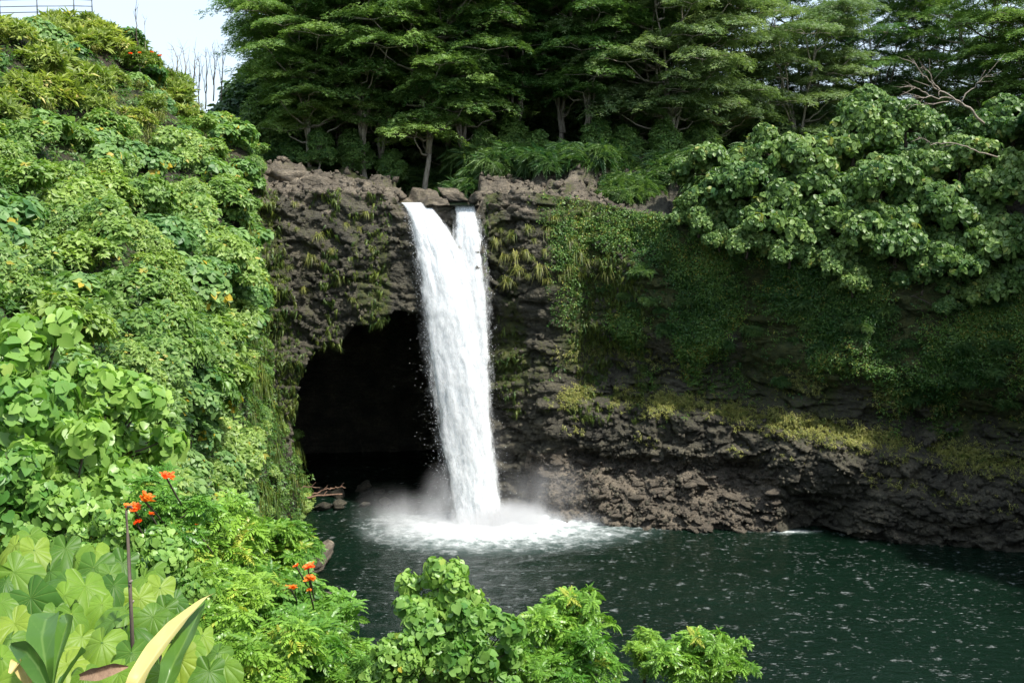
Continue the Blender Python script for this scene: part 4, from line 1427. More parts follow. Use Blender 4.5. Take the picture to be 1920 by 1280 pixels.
# driftwood on a rock at the cave mouth
for a, b, r_, lab in (((545, 938, 80.2), (642, 926, 80.6), 0.11, 'long reddish driftwood log lying at the cave mouth'), ((556, 918, 80.9), (600, 914, 80.9), 0.06, 'thin pale driftwood branch above the reddish log'), ((585, 928, 80.5), (622, 915, 80.9), 0.07, 'short red driftwood stick crossing the long log'), ((618, 916, 81.2), (648, 914, 81.2), 0.06, 'pale driftwood stick at the inner end of the log')):
    w = thing('driftwood', lab, 'driftwood', at(*a))
    pt = Parts()
    e = np.array(at(*b)) - np.array(at(*a))
    P = bend((0, 0, 0), e, 9, 0.1, 0.05, rng)
    pt.tube(P, np.linspace(r_, r_ * 0.5, 9), 8)
    obj('log', pt.mesh('log', M['driftwood']), w)
    pt = Parts()
    pt.tube(bend(P[5], P[5] + np.array([0.3, 0.1, 0.35]), 4, 0, 0.02, rng), np.linspace(r_ * 0.4, r_ * 0.15, 4), 6)
    obj('side_branch', pt.mesh('side_branch', M['driftwood']), w)

# ------------------------------------------------------------------ greenery on the left slope
rng = np.random.default_rng(41)


def proj(P):
    d = np.asarray(P, float) - np.array([0, 0, CAMZ])
    f = np.array([0, math.cos(PITCH), -math.sin(PITCH)])
    u = np.array([0, math.sin(PITCH), math.cos(PITCH)])
    w = d @ f
    return 960 + FPX * d[..., 0] / w, 640 - FPX * (d @ u) / w


# normals of the slope
_du = np.gradient(LEFT, axis=1)
_dv = np.gradient(LEFT, axis=0)
LN = np.cross(_du, _dv)
LN /= np.linalg.norm(LN, axis=2)[:, :, None] + 1e-9
LN *= np.sign(LN[:, :, 0:1] * 0.6 + LN[:, :, 2:3] + 1e-6)
lp, ln = LEFT.reshape(-1, 3), LN.reshape(-1, 3)
pxl, pyl = proj(lp)
area = np.linalg.norm(np.cross(_du, _dv), axis=2).ravel()
vis = (pxl > -90) & (pxl < 590) & (pyl > -60) & (pyl < 1180) & (lp[:, 1] > 15) & (lp[:, 1] < 90) & (lp[:, 2] > 0.2)
ids = np.flatnonzero(vis)

# ground cover, one mass
N_ = 26000
w = area[ids] / np.maximum(lp[ids, 1], 20) ** 1.2
pick = rng.choice(ids, N_, p=w / w.sum())
pos = lp[pick] + ln[pick] * rng.uniform(0.0, 0.15, N_)[:, None] + rng.normal(0, 0.2, (N_, 3))
A = ln[pick] * 0.6 + np.array([0, 0, 0.5]) + rng.normal(0, 0.25, (N_, 3))
T_ = [rosette(KITE, 6, 0.0, 0.06, 0.27, rng, 0.1) for _ in range(4)]
Vv, Ff, Tt, k = [], [], [], 0
wh = rng.integers(0, 4, N_)
tn = np.clip(rng.normal(0.40, 0.18, N_) + 0.22 * vnoise(pos * 0.5, 9), 0, 0.88)
tn = np.where(rng.random(N_) < 0.003, 1.0, tn)
for t in range(4):
    s = wh == t
    v, f, tt = spread(T_[t], frames(A[s], rng), pos[s], rng.uniform(0.6, 1.3, s.sum()), tn[s])
    Vv.append(v)
    Ff.append(f + k)
    Tt.append(tt)
    k += len(v)
tag(obj('ground_cover', mesh_np('ground_cover', np.concatenate(Vv), np.concatenate(Ff), M['vine'], np.concatenate(Tt))), 'low leafy ground cover over the steep left slope', 'ground cover', kind='stuff')

# shrubs, one by one
chosen = []
cand = rng.permutation(ids)
wcand = rng.random(len(cand))
for i in cand:
    P = lp[i]
    if P[1] < 22 or (pyl[i] < 58 and pxl[i] < 215):
        continue
    gap = 2.35 if P[1] > 40 else 1.9
    if all((P[0] - q[0]) ** 2 + (P[1] - q[1]) ** 2 + (P[2] - q[2]) ** 2 > gap * gap for q in chosen):
        chosen.append(P)
        px, py = proj(P)
        nx = ln[i]
        s = rng.uniform(0.85, 1.5) * (1.0 if P[1] > 40 else 0.85)
        kind = rng.random()
        tl = (0.0, rng.uniform(0.25, 0.5))
        rz = rng.uniform(0, 6.28)
        loc = Vector(P) - Vector(nx) * 0.15
        if py < 250 and px < 440:
            if kind < 0.72:
                K_dry.plant(loc, s * 0.95, rz, 'dry yellowish scrub bush high on the left slope', 'scrub bushes high on the left slope', tilt=(0, tl[1] * 0.5))
            else:
                K_big.plant(loc, s * 0.8, rz, 'broad leaved shrub among the dry scrub high on the left slope', 'broad leaved shrubs high on the left slope', tilt=tl)
        elif px > 470 and py < 640:
            (K_slope if kind < 0.6 else K_dry).plant(loc, s * 0.7, rz, 'small yellow green shrub clinging beside the cliff left of the cave', 'shrubs clinging to the cliff left of the cave', tilt=tl)
        elif px > 430 and py > 640:
            if kind < 0.55:
                K_slope.plant(loc, s * 0.55, rz, 'small shrub low on the cliff left of the cave mouth', 'small shrubs low on the cliff left of the cave', tilt=tl)
        elif kind < 0.36:
            K_big.plant(loc, s * 0.95, rz, 'large heart leaf shrub on the left slope', 'heart leaf shrubs over the left slope', tilt=tl)
        else:
            K_slope.plant(loc, s, rz, 'bright green leafy shrub on the left slope', 'leafy shrubs over the left slope', tilt=tl)

# grass hanging down the corner of the cliff beside the cave
for i in ids[rng.permutation(len(ids))]:
    px, py = pxl[i], pyl[i]
    if 440 < px < 560 and 420 < py < 960 and lp[i, 1] > 62:
        K_wet.plant(Vector(lp[i]) + Vector(ln[i]) * 0.25, rng.uniform(1.0, 1.9), rng.uniform(0, 6.28), 'tuft of long grass hanging on the cliff corner left of the cave', 'grass tufts hanging left of the cave')
        if K_wet.i > 70:
            break
_n0 = K_tuft.i
for i in ids[rng.permutation(len(ids))]:
    px, py = pxl[i], pyl[i]
    if 60 < px < 430 and 40 < py < 290 and lp[i, 1] > 55:
        K_tuft.plant(Vector(lp[i]) + Vector(ln[i]) * 0.5, rng.uniform(1.0, 1.8), rng.uniform(0, 6.28), 'pale tuft of long grass high on the left slope', 'grass tufts high on the left slope', var=rng.integers(0, 2))
        if K_tuft.i - _n0 > 60:
            break

# ------------------------------------------------------------------ creepers and grass on the gorge wall
nz = CLIFF_NZ
_dz = np.gradient(CLIFF[:nz], axis=0)
_ds = np.gradient(CLIFF[:nz], axis=1)
CN = np.cross(_ds, _dz)
CN /= np.linalg.norm(CN, axis=2)[:, :, None] + 1e-9
CN *= np.sign((CN[:, :, :2] * -NRM[None]).sum(2))[:, :, None]
zz, xx = CLIFF[:nz, :, 2], np.repeat(PATH[None, :, 0], nz, 0)
front = PATH[None, :, 1] > 62
wgt = np.clip(CLIFF_MOSS - 0.35, 0, 0.6) * (xx > 1.5) * front * (zz > 7)
_pn = fbm(np.stack([xx.ravel() * 0.4, zz.ravel() * 0.22, zz.ravel() * 0], 1), 4, 92).reshape(xx.shape)
wgt = wgt * np.clip(0.45 + 1.9 * _pn, 0.03, 1)
wgt = wgt.ravel() / wgt.sum()
N_ = 34000
pick = rng.choice(len(wgt), N_, p=wgt)
cp, cn = CLIFF[:nz].reshape(-1, 3)[pick], CN.reshape(-1, 3)[pick]
pos = cp + cn * rng.uniform(0.02, 0.28, N_)[:, None] + rng.normal(0, 0.10, (N_, 3))
A = cn * 0.6 + np.array([0, 0, 0.45]) + rng.normal(0, 0.3, (N_, 3))
T1 = rosette(KITE, 5, -0.4, 0.05, 0.20, rng, 0.05)
tn = np.clip(rng.normal(0.45, 0.2, N_) + 0.45 * vnoise(pos * 0.4, 12), 0, 0.86)
tn = np.where((rng.random(N_) < 0.006) | ((vnoise(pos * 0.5 + 9, 13) > 0.45) & (rng.random(N_) < 0.14)), 1.0, tn)
v, f, t = spread(T1, frames(A, rng), pos, rng.uniform(0.6, 1.4, N_), tn)
tag(obj('wall_creeper', mesh_np('wall_creeper', v, f, M['vine'], t)), 'green creeper covering the upper right wall of the gorge', 'creeper', kind='stuff')

# ferns growing out of the right wall
_cand = np.argwhere((CLIFF_MOSS > 0.5) & (xx > 4) & (xx < 36) & front & (zz > 9.5) & (zz < 20))
for i in range(46):
    r_, c_ = _cand[rng.integers(len(_cand))]
    K_fern.plant(Vector(CLIFF[r_, c_]) + Vector(CN[r_, c_]) * 0.1 - Vector((0, 0, 0.2)), rng.uniform(0.22, 0.5), rng.uniform(0, 6.28), 'small fern growing out of the mossy right wall', 'ferns on the right wall', name='wall_fern')
# grass along the ledge and drooping tufts beside the falls
for i in range(95):
    xw = rng.uniform(1.0, 35.5)
    lz = np.interp(xw, [0, 5, 14, 22, 30, 36], [8.6, 8.8, 8.1, 7.2, 5.8, 5.0]) + 0.25
    c = int(np.argmin(np.abs(PATH[:, 0] - xw) + (PATH[:, 1] < 62) * 99))
    r_ = int(np.argmin(np.abs(CLIFF[:nz, c, 2] - lz)))
    K_wet.plant(Vector(CLIFF[r_, c]) + Vector((0, rng.uniform(-0.2, 0.6), rng.uniform(-0.1, 0.15))), rng.uniform(0.5, 1.1), rng.uniform(0, 6.28), 'yellow green grass tuft along the ledge of the right wall', 'grass tufts along the ledge of the right wall')
SPOTS = [(945, 480), (965, 478), (985, 470), (1000, 480), (1010, 500), (975, 505), (990, 515), (1020, 470), (1000, 450), (960, 440), (985, 430), (940, 430), (1015, 430), (1030, 410), (1060, 500), (1080, 515), (1100, 490), (1110, 440), (1085, 470), (1040, 520), (955, 525), (1015, 525), (1065, 450), (1120, 480), (1130, 510), (930, 450)]
for px, py in SPOTS:
    X = at(px, py, 82).x
    z = at(px, py, 82).z
    c = int(np.argmin(np.abs(CLIFF[150, :, 0] - X) + (PATH[:, 1] < 62) * 99))
    r_ = int(np.argmin(np.abs(CLIFF[:nz, c, 2] - z)))
    K_tuft.plant(Vector(CLIFF[r_, c]) + Vector((0, -0.2, 0)), rng.uniform(0.7, 1.8), rng.uniform(0, 6.28), 'yellow green grass tuft hanging on the wall right of the falls', 'grass tufts right of the falls', var=2 + int(rng.integers(0, 2)))
for px, py in ((560, 430), (585, 480), (545, 500), (600, 440), (625, 470), (690, 400), (680, 430), (560, 385), (700, 470), (650, 420), (575, 540), (640, 520), (665, 560), (745, 320), (760, 325), (700, 330), (735, 305), (665, 335)):
    X, z = at(px, py, 80).x, at(px, py, 80).z
    c = int(np.argmin(np.abs(CLIFF[150, :, 0] - X) + (PATH[:, 1] < 62) * 99))
    if py < 345:
        g = Vector((X * 1.06, 85.5, ground_z(X * 1.06, 85.5)))
        K_tuft.plant(g, rng.uniform(1.0, 1.6), rng.uniform(0, 6.28), 'bright grass tuft on top of the rim behind the falls', 'grass tufts on top of the rim', var=0)
        continue
    r_ = int(np.argmin(np.abs(CLIFF[:nz, c, 2] - z)))
    K_tuft.plant(Vector(CLIFF[r_, c]) + Vector((0, -0.2, 0)), rng.uniform(0.7, 1.2), rng.uniform(0, 6.28), 'grass tuft hanging on the rock face left of the falls', 'grass tufts left of the falls', var=2 + int(rng.integers(0, 2)))

# low grass over the ledges of the right wall, one mass
ledge_z = np.interp(xx, [0, 5, 14, 22, 30, 36], [8.6, 8.8, 8.1, 7.2, 5.8, 5.0])
clump = vnoise(np.stack([xx.ravel() * 0.55, zz.ravel() * 0.3, zz.ravel() * 0], 1), 91).reshape(xx.shape)
wg = (np.exp(-((zz - ledge_z - 0.35) / 0.55) ** 2) * np.clip(0.55 + clump, 0, 1) + 0.16 * np.exp(-((zz - ledge_z + 2.2) / 0.35) ** 2) * np.clip(clump, 0, 1) + 0.2 * np.exp(-((zz - ledge_z - 3.4) / 0.7) ** 2) * np.clip(clump + 0.2, 0, 1)) * (xx > 1.5) * (xx < 36.5) * front
wg = wg.ravel() / wg.sum()
N_ = 5200
pick = rng.choice(len(wg), N_, p=wg)
pos = CLIFF[:nz].reshape(-1, 3)[pick] + CN.reshape(-1, 3)[pick] * 0.08 + rng.normal(0, 0.12, (N_, 3))
_v, _f, _t = tuft(np.random.default_rng(3), 9, 0.55, 0.022, 0.85, 0.7)
TG = Tmpl(_v, _f, _t - 0.5)
A = CN.reshape(-1, 3)[pick] * 0.5 + np.array([0, 0, 0.8]) + rng.normal(0, 0.2, (N_, 3))
v, f, t = spread(TG, frames(A, rng), pos, rng.uniform(0.6, 1.3, N_), np.clip(rng.normal(0.6, 0.2, N_), 0, 0.9))
tag(obj('ledge_grass', mesh_np('ledge_grass', v, f, M['grass'], t)), 'yellow green grass over the ledges of the right wall', 'grass', kind='stuff')

# grass and moss hanging in streaks on the rock beside the falls, one mass
streak = fbm(np.stack([xx.ravel() * 0.8, zz.ravel() * 0.10, zz.ravel() * 0], 1), 4, 95).reshape(xx.shape)
inc = cave(xx.ravel(), zz.ravel()).reshape(xx.shape) < 0.05
wg = np.clip(streak + 0.08 + 0.35 * np.exp(-((xx + 17.5) / 1.3) ** 2) + 0.25 * sstep(1, 5, xx), 0, 0.6) * (xx > -20) * (xx < 9) * front * (zz > 7.5) * inc * ~((xx > -9.2) & (xx < -2.2) & (zz > 12))
wg = wg + 0.25 * np.exp(-((xx + 18.0) / 0.9) ** 2) * (zz > 1.0) * inc * front
wg = wg.ravel() / wg.sum()
N_ = 5600
pick = rng.choice(len(wg), N_, p=wg)
pos = CLIFF[:nz].reshape(-1, 3)[pick] + CN.reshape(-1, 3)[pick] * 0.06 + rng.normal(0, 0.08, (N_, 3))
_v, _f, _t = tuft(np.random.default_rng(4), 8, 0.5, 0.016, 1.9, 0.45)
TG2 = Tmpl(_v, _f, _t - 0.5)
A = CN.reshape(-1, 3)[pick] * 0.35 + np.array([0, 0, 0.9]) + rng.normal(0, 0.2, (N_, 3))
v, f, t = spread(TG2, frames(A, rng), pos, rng.uniform(0.5, 1.5, N_), np.clip(rng.normal(0.35, 0.22, N_) + 0.25 * vnoise(pos * 0.6, 96), 0, 0.9))
tag(obj('hanging_grass', mesh_np('hanging_grass', v, f, M['wetgrass'], t)), 'grass and moss hanging in streaks on the rock beside the falls', 'grass', kind='stuff')

# ------------------------------------------------------------------ bushes below the viewpoint
rng = np.random.default_rng(53)


def flower_mesh(seed):
    r = np.random.default_rng(seed)
    pet = Tmpl([(0, 0, 0), (0.30, 0.45, 0.10), (0.34, 0.85, 0.0), (0, 1.05, -0.15), (-0.34, 0.85, 0.0), (-0.30, 0.45, 0.10), (0, 0.55, -0.08)], [(0, 1, 6), (1, 2, 6), (2, 3, 6), (3, 4, 6), (4, 5, 6), (5, 0, 6)])
    it = []
    for k in range(9):
        a = r.uniform(0, 6.28)
        o = np.array([math.cos(a), math.sin(a), 0]) * r.uniform(0.1, 0.7)
        o[2] = r.uniform(0.0, 0.4)
        for j in range(4):
            it.append((pet, rotm(r.uniform(0.3, 0.9), 0, j * 1.57 + r.uniform(-0.3, 0.3)) * r.uniform(0.45, 0.7), o, 0.5 + r.normal(0, 0.25)))
    t = join(it)
    return mesh_np('flower', t.V, t.F, M['flower'], np.clip(t.T, 0, 0.85))


FLOWERS = [flower_mesh(70 + k) for k in range(3)]


def to_local(e, p):
    return Matrix.LocRotScale(e.location, e.rotation_euler, e.scale).inverted() @ Vector(p)


def near_bush(kind, px, py, Y, s, label, group=None, flowers=(), var=None):
    c = at(px, py, Y)
    base = c - Vector((0, 0, 1.05 * s))
    e = kind.plant(base, s, rng.uniform(0, 6.28), label, group, var)
    gz = max(float(bank_z(base.x, base.y)), -0.4)
    if base.z - gz > 0.3:
        g = to_local(e, (base.x + rng.normal(0, 0.15), base.y + rng.normal(0, 0.15), gz - 0.3))
        pt = Parts()
        pt.tube(bend(tuple(g), (0, 0, 0.5), 8, 0, 0.04, rng), np.linspace(0.085, 0.05, 8), 8)
        obj('trunk', pt.mesh('trunk', M['bark_dark']), e)
    for i, (fx, fy, fs) in enumerate(flowers):
        p = at(fx, fy, Y - 1.25 * s)
        o = obj('flower', FLOWERS[i % 3], e, to_local(e, p), (rng.uniform(-0.4, 0.4), rng.uniform(-0.4, 0.4), 0), 0.78 * fs / s)
        pt = Parts()
        q = to_local(e, p + Vector((rng.normal(0, 0.05), 0.5, -0.45)))
        pt.tube(bend(tuple(q), tuple(to_local(e, p)), 5, 0, 0.01, rng), np.full(5, 0.012 / s), 5)
        obj('flower_stalk', pt.mesh('flower_stalk', M['bark_dark']), e)
    return e


G1, G2, G3 = 'heart leaf bushes below the viewpoint on the left', 'heart leaf bushes in the bottom centre', 'feather leaf bushes below the viewpoint'
near_bush(K_hn, 60, 735, 15, 1.05, 'large heart leaf bush topping the bank at the left edge', G1)
near_bush(K_hn, 185, 815, 14.5, 0.9, 'heart leaf bush jutting right in front of the left slope', G1)
near_bush(K_hn, 30, 860, 13.5, 1.0, 'heart leaf bush at the left edge under the topmost bush', G1)
near_bush(K_hn, 130, 925, 13, 0.85, 'heart leaf bush left of the orange flowers', G1)
near_bush(K_hn, 25, 975, 11.5, 0.7, 'heart leaf bush at the left edge above the giant leaves', G1)
near_bush(K_hn, 205, 1030, 11.0, 0.36, 'small heart leaf bush beside the dead stalk', G1)
near_bush(K_hn, 120, 1005, 11.5, 0.55, 'small heart leaf bush right above the giant leaves', G1)
near_bush(K_hn, 300, 1075, 10.5, 0.42, 'small dark heart leaf bush right of the dead stalk', G1)
near_bush(K_tulip, 300, 955, 12.6, 0.5, 'feather leaf bush with orange flowers behind the dead stalk', G3, ((312, 896, 0.13), (272, 940, 0.16), (251, 955, 0.14), (257, 982, 0.10), (283, 965, 0.06)))
near_bush(K_tulip, 380, 1025, 16.5, 0.75, 'feather leaf bush with one orange bloom left of the dark pool', G3, ((366, 990, 0.12), (374, 1002, 0.08)))
near_bush(K_tulip, 460, 1040, 19.5, 0.9, 'large feather leaf bush in front of the cliff corner', G3)
near_bush(K_tulip, 535, 1020, 20, 0.6, 'feather leaf bush reaching out over the dark pool', G3)
near_bush(K_tulip, 575, 1175, 15.5, 0.72, 'feather leaf bush with orange blooms at the pool edge', G3, ((545, 1105, 0.13), (582, 1088, 0.14), (578, 1066, 0.13), (556, 1062, 0.07), (580, 1107, 0.06)))
near_bush(K_tulip, 490, 1190, 14.5, 0.8, 'feather leaf bush between the giant leaves and the pool', G3)
near_bush(K_tulip, 635, 1215, 15.5, 0.42, 'pale feather leaf bush hanging over the pool', G3)
near_bush(K_tulip, 420, 1135, 14, 0.55, 'small feather leaf bush behind the yellow folded leaf', G3)
near_bush(K_tulip, 440, 1250, 12.5, 0.7, 'dark feather leaf bush right of the giant leaves', G3)
near_bush(K_tulip, 560, 1265, 13.5, 0.8, 'feather leaf bush at the bottom edge under the orange blooms', G3)
near_bush(K_tulip, 665, 1275, 13, 0.3, 'small feather leaf bush at the bottom edge left of centre', G3)
near_bush(K_hn, 828, 1135, 12, 0.46, 'heart leaf bush standing up in front of the foam', G2)
near_bush(K_hn, 790, 1215, 11.6, 0.5, 'heart leaf bush at the bottom left of centre', G2)
near_bush(K_hn, 880, 1225, 11.4, 0.52, 'heart leaf bush at the bottom centre', G2)
near_bush(K_hn, 750, 1275, 11.2, 0.42, 'low heart leaf bush at the bottom edge', G2)
near_bush(K_tulip, 1055, 1170, 12.6, 0.46, 'feather leaf bush right of the bottom centre', G3)
near_bush(K_tulip, 1070, 1245, 12.2, 0.5, 'dark feather leaf bush at the bottom edge right of centre', G3)
near_bush(K_tulip, 985, 1255, 12, 0.36, 'feather leaf bush between heart leaf and feather leaf bushes', G3)
near_bush(K_tulip, 1295, 1240, 13.2, 0.46, 'rightmost feather leaf bush against the dark water', G3)
near_bush(K_tulip, 1370, 1235, 13.4, 0.28, 'tip of feather leaf foliage at the far right of the bushes', G3)
near_bush(K_tulip, 1210, 1222, 13.4, 0.26, 'small feather leaf spray left of the rightmost bush', G3)


# ------------------------------------------------------------------ giant leaves at the lower left
def vein_mat(name, dark, light, vein, trans=0.34, rough=0.45):
    m, N, L = nodes(name)
    info = N.new('ShaderNodeObjectInfo')
    c = ramp(N, L, info.outputs['Random'], [(0.0, dark), (0.75, light), (1.0, (0.22, 0.31, 0.035))])
    n = noise(N, L, mapping(N, L, (1, 1, 1)), 5.0, 4)
    c = mixc(N, L, 0.6, c, ramp(N, L, n, [(0.3, (0.75, 0.8, 0.7)), (0.7, (1.2, 1.15, 1.1))]), 'MULTIPLY')
    vn = ramp(N, L, attr(N, 'vein').outputs['Fac'], [(0.25, (0, 0, 0)), (0.9, (1, 1, 1))])
    c = mixc(N, L, math_(N, L, 'MULTIPLY', vn, 0.5), c, vein)
    p = N.new('ShaderNodeBsdfPrincipled')
    p.inputs['Roughness'].default_value = rough
    p.inputs['Specular IOR Level'].default_value = 0.28
    L.new(c, p.inputs['Base Color'])
    b = N.new('ShaderNodeBump')
    b.inputs['Strength'].default_value = 0.25
    b.inputs['Distance'].default_value = 0.01
    L.new(n, b.inputs['Height'])
    L.new(b.outputs[0], p.inputs['Normal'])
    t = N.new('ShaderNodeBsdfTranslucent')
    L.new(mixc(N, L, 1.0, c, (1.3, 1.35, 0.6), 'MULTIPLY'), t.inputs['Color'])
    mx = N.new('ShaderNodeMixShader')
    mx.inputs['Fac'].default_value = trans
    L.new(p.outputs[0], mx.inputs[1])
    L.new(t.outputs[0], mx.inputs[2])
    o = N.new('ShaderNodeOutputMaterial')
    L.new(mx.outputs[0], o.inputs['Surface'])
    return m


M['giant'] = vein_mat('giant_leaf', (0.052, 0.14, 0.018), (0.16, 0.285, 0.030), (0.33, 0.43, 0.11))
M['folded'] = vein_mat('yellowed_leaf', (0.50, 0.40, 0.15), (0.56, 0.46, 0.19), (0.60, 0.50, 0.26), 0.2)
M['upright'] = vein_mat('upright_leaf', (0.045, 0.125, 0.02), (0.08, 0.17, 0.028), (0.17, 0.27, 0.07), 0.25, 0.3)
M['dead'] = bark_mat('dead_leaf', (0.10, 0.055, 0.035), (0.30, 0.20, 0.12), 6)


def round_leaf(seed, cup=0.10, droop=0.16, fold=0.1, wave=0.03):
    """round heart-shaped leaf with veins fanning out; stalk joins at the origin, tip along +Y, about one unit across"""
    r = np.random.default_rng(seed)
    veins = np.radians([-148, -112, -82, -55, -27, 0, 27, 55, 82, 112, 148]) + r.normal(0, 0.03, 11)
    fr = np.array([0.0, 0.12, 0.26, 0.42, 0.58, 0.74, 0.88, 1.0])
    cols = []
    bounds = np.concatenate([[-math.pi * 0.985], veins, [math.pi * 0.985]])
    for i in range(len(bounds)):
        a = bounds[i]
        isv = 0 < i < len(bounds) - 1
        if isv:
            cols += [(a, -1, 0.0), (a, 0, 1.0), (a, 1, 0.0)]
        else:
            cols.append((a, 0, 0.0))
        if i < len(bounds) - 1:
            w = bounds[i + 1] - a
            for q in (0.33, 0.67):
                cols.append((a + w * q, 0, 0.0))
    V, A = [], []
    ph = r.uniform(0, 6.28, 3)
    for f in fr:
        for a, side, vn in cols:
            R = 0.56 * (0.62 + 0.30 * math.cos(a) + 0.16 * math.cos(2 * a) + 0.20 * math.exp(-(abs(abs(a) - 2.35) / 0.5) ** 2) + 0.16 * math.exp(-(a / 0.3) ** 2))
            R *= 1 - 0.80 * math.exp(-((math.pi - abs(a)) / 0.20) ** 2)
            R *= 1 + 0.03 * math.sin(5 * a + ph[0]) + 0.02 * math.sin(9 * a + ph[1])
            rr = R * f
            d = side * min(0.0055 / max(rr, 0.02), 0.10)
            x, y = rr * math.sin(a + d), rr * math.cos(a + d)
            z = cup * rr * 0.6 - droop * rr * rr * 2.0 + 0.020 * math.sin(4 * a + ph[2]) * f * f
            z += (0.0 if (vn or side) else 0.005 * f) - fold * abs(x) + wave * math.sin(a * 2 + ph[0]) * f * f - (0.006 if vn else 0)
            V.append((x, y, z))
            A.append(vn * (1 - 0.35 * f))
    nu = len(cols)
    return mesh_np('leaf', np.array(V), grid_faces(nu, len(fr))[:, ::-1], M['giant'], None, True, {'vein': np.array(A)})


LEAVES = [round_leaf(300 + k, (0.02, 0.16, 0.10, 0.2, 0.05, 0.1)[k], (0.14, 0.3, 0.4, 0.2, 0.28, 0.35)[k], (0.10, -0.12, 0.25, 0.05, -0.25, 0.4)[k], (0.02, 0.04, 0.03, 0.05, 0.03, 0.02)[k]) for k in range(6)]
# photo place and width in pixels of each giant leaf; grouped by plant
PLANTS = [
    ('giant heart leaf plant at the left edge in front of the bushes', [(20, 1032, 80), (62, 1042, 85), (36, 1080, 95), (8, 1098, 80), (30, 1060, 70), (5, 1135, 70), (60, 1010, 60)]),
    ('giant heart leaf plant with the brightest overlapping leaves', [(120, 1038, 80), (115, 1094, 85), (162, 1112, 112), (66, 1132, 112), (112, 1126, 85), (170, 1076, 100), (140, 1060, 80), (90, 1080, 70), (135, 1160, 80)]),
    ('giant heart leaf plant behind the dead stalk', [(180, 1040, 75), (212, 1108, 90), (225, 1065, 80), (205, 1085, 70), (190, 1142, 70), (225, 1150, 70)]),
    ('giant heart leaf plant right of the dead stalk', [(262, 1132, 78), (297, 1112, 82), (330, 1132, 58), (285, 1075, 62), (265, 1090, 60), (280, 1165, 75), (305, 1150, 70), (345, 1165, 60), (250, 1180, 70)]),
    ('giant heart leaf plant at the lower left corner', [(32, 1178, 92), (10, 1242, 80), (60, 1215, 75), (15, 1205, 70), (45, 1270, 90), (100, 1160, 70), (110, 1225, 80)]),
    ('giant heart leaf plant with one dark veined leaf in front', [(202, 1172, 90), (185, 1218, 105), (148, 1202, 66), (245, 1236, 95), (130, 1255, 95), (215, 1272, 90), (160, 1275, 80)]),
    ('giant heart leaf plant right of the yellow folded leaf', [(336, 1248, 95), (378, 1198, 62), (402, 1232, 72), (360, 1215, 60), (390, 1270, 80), (425, 1250, 60), (350, 1190, 60), (300, 1275, 80)]),
]


def leaf_dist(py):
    return float(np.interp(py, [1000, 1050, 1100, 1180, 1285], [9.6, 8.6, 7.5, 6.0, 4.7]))


for lab, lst in PLANTS:
    cx, cy = np.mean([l[0] for l in lst]), max(l[1] for l in lst)
    Y0 = leaf_dist(cy) + 0.5
    root = at(cx, cy, Y0)
    root.z = float(bank_z(root.x, root.y)) - 0.1
    e = thing('giant_leaf_plant', lab, 'plant', root, 0, 'giant heart leaf plants at the lower left')
    for px, py, w in lst:
        Y = leaf_dist(py) + rng.normal(0, 0.12)
        c = at(px, py, Y)
        s = w * Y / FPX * 1.24
        n = Vector((rng.normal(0.08, 0.3), rng.normal(-0.6, 0.25), 0.72)).normalized()
        tip = Vector((rng.normal(0.0, 0.4), -0.5, -0.75))
        y = (tip - n * tip.dot(n)).normalized()
        x = y.cross(n)
        R = Matrix((x, y, n)).transposed()
        o = obj('leaf', LEAVES[rng.integers(6)], e, c - root - y * s * 0.12, R.to_euler(), (s * rng.uniform(0.92, 1.08), s, s))
        pt = Parts()
        a = np.array(c - root - y * s * 0.12)
        b = np.array([a[0] * 0.35, a[1] * 0.35 + 0.1, 0.0])
        P = bend(b, a, 7, 0.0, 0.0)
        P[:, 2] = b[2] + (a[2] - b[2]) * np.linspace(0, 1, 7) ** 0.7
        P[-2] = a - np.array(n) * 0.06 * s
        pt.tube(P, np.linspace(0.012, 0.007, 7), 6)
        obj('leaf_stalk', pt.mesh('leaf_stalk', M['upright']), e)


def strap_leaf(name, pts, widths, mat, fold=0.5, roll=None, n=60, m=13):
    """a long leaf along pts (world), width per point, folded up along its midrib"""
    pts, widths = np.asarray(pts, float), np.asarray(widths, float)
    t = np.linspace(0, 1, n)
    tk = np.linspace(0, 1, len(pts))
    C = np.stack([np.interp(t, tk, pts[:, i]) for i in range(3)], 1)
    for _ in range(4):
        C[1:-1] = 0.25 * C[:-2] + 0.5 * C[1:-1] + 0.25 * C[2:]
    w = np.interp(t, tk, widths)
    for _ in range(3):
        w[1:-1] = 0.25 * w[:-2] + 0.5 * w[1:-1] + 0.25 * w[2:]
    d = np.gradient(C, axis=0)
    d /= np.linalg.norm(d, axis=1)[:, None]
    side = np.asarray(roll if roll is not None else (1, 0, 0), float)
    x = side - d * (d @ side)[:, None]
    x /= np.linalg.norm(x, axis=1)[:, None]
    nrm = np.cross(x, d)
    nrm *= np.sign(-nrm[:, 1:2] + 0.3 * nrm[:, 2:3] + 1e-6)
    u = np.linspace(-1, 1, m)
    V = C[:, None, :] + x[:, None, :] * (u[None, :, None] * w[:, None, None]) + nrm[:, None, :] * (fold * np.abs(u) ** 1.3)[None, :, None] * w[:, None, None]
    wav = 0.08 * np.sin(t * 9)[:, None] * np.abs(u)[None, :]
    V = V + nrm[:, None, :] * (wav * w[:, None])[:, :, None]
    lat = 0.45 * np.clip(np.sin((t[:, None] * 26 - np.abs(u)[None] * 5)), 0, 1) ** 3
    vein = np.maximum(np.repeat(np.exp(-(u / 0.10) ** 2)[None], n, 0), lat).ravel()
    return mesh_np(name, V.reshape(-1, 3), grid_faces(m, n), mat, None, True, {'vein': vein})


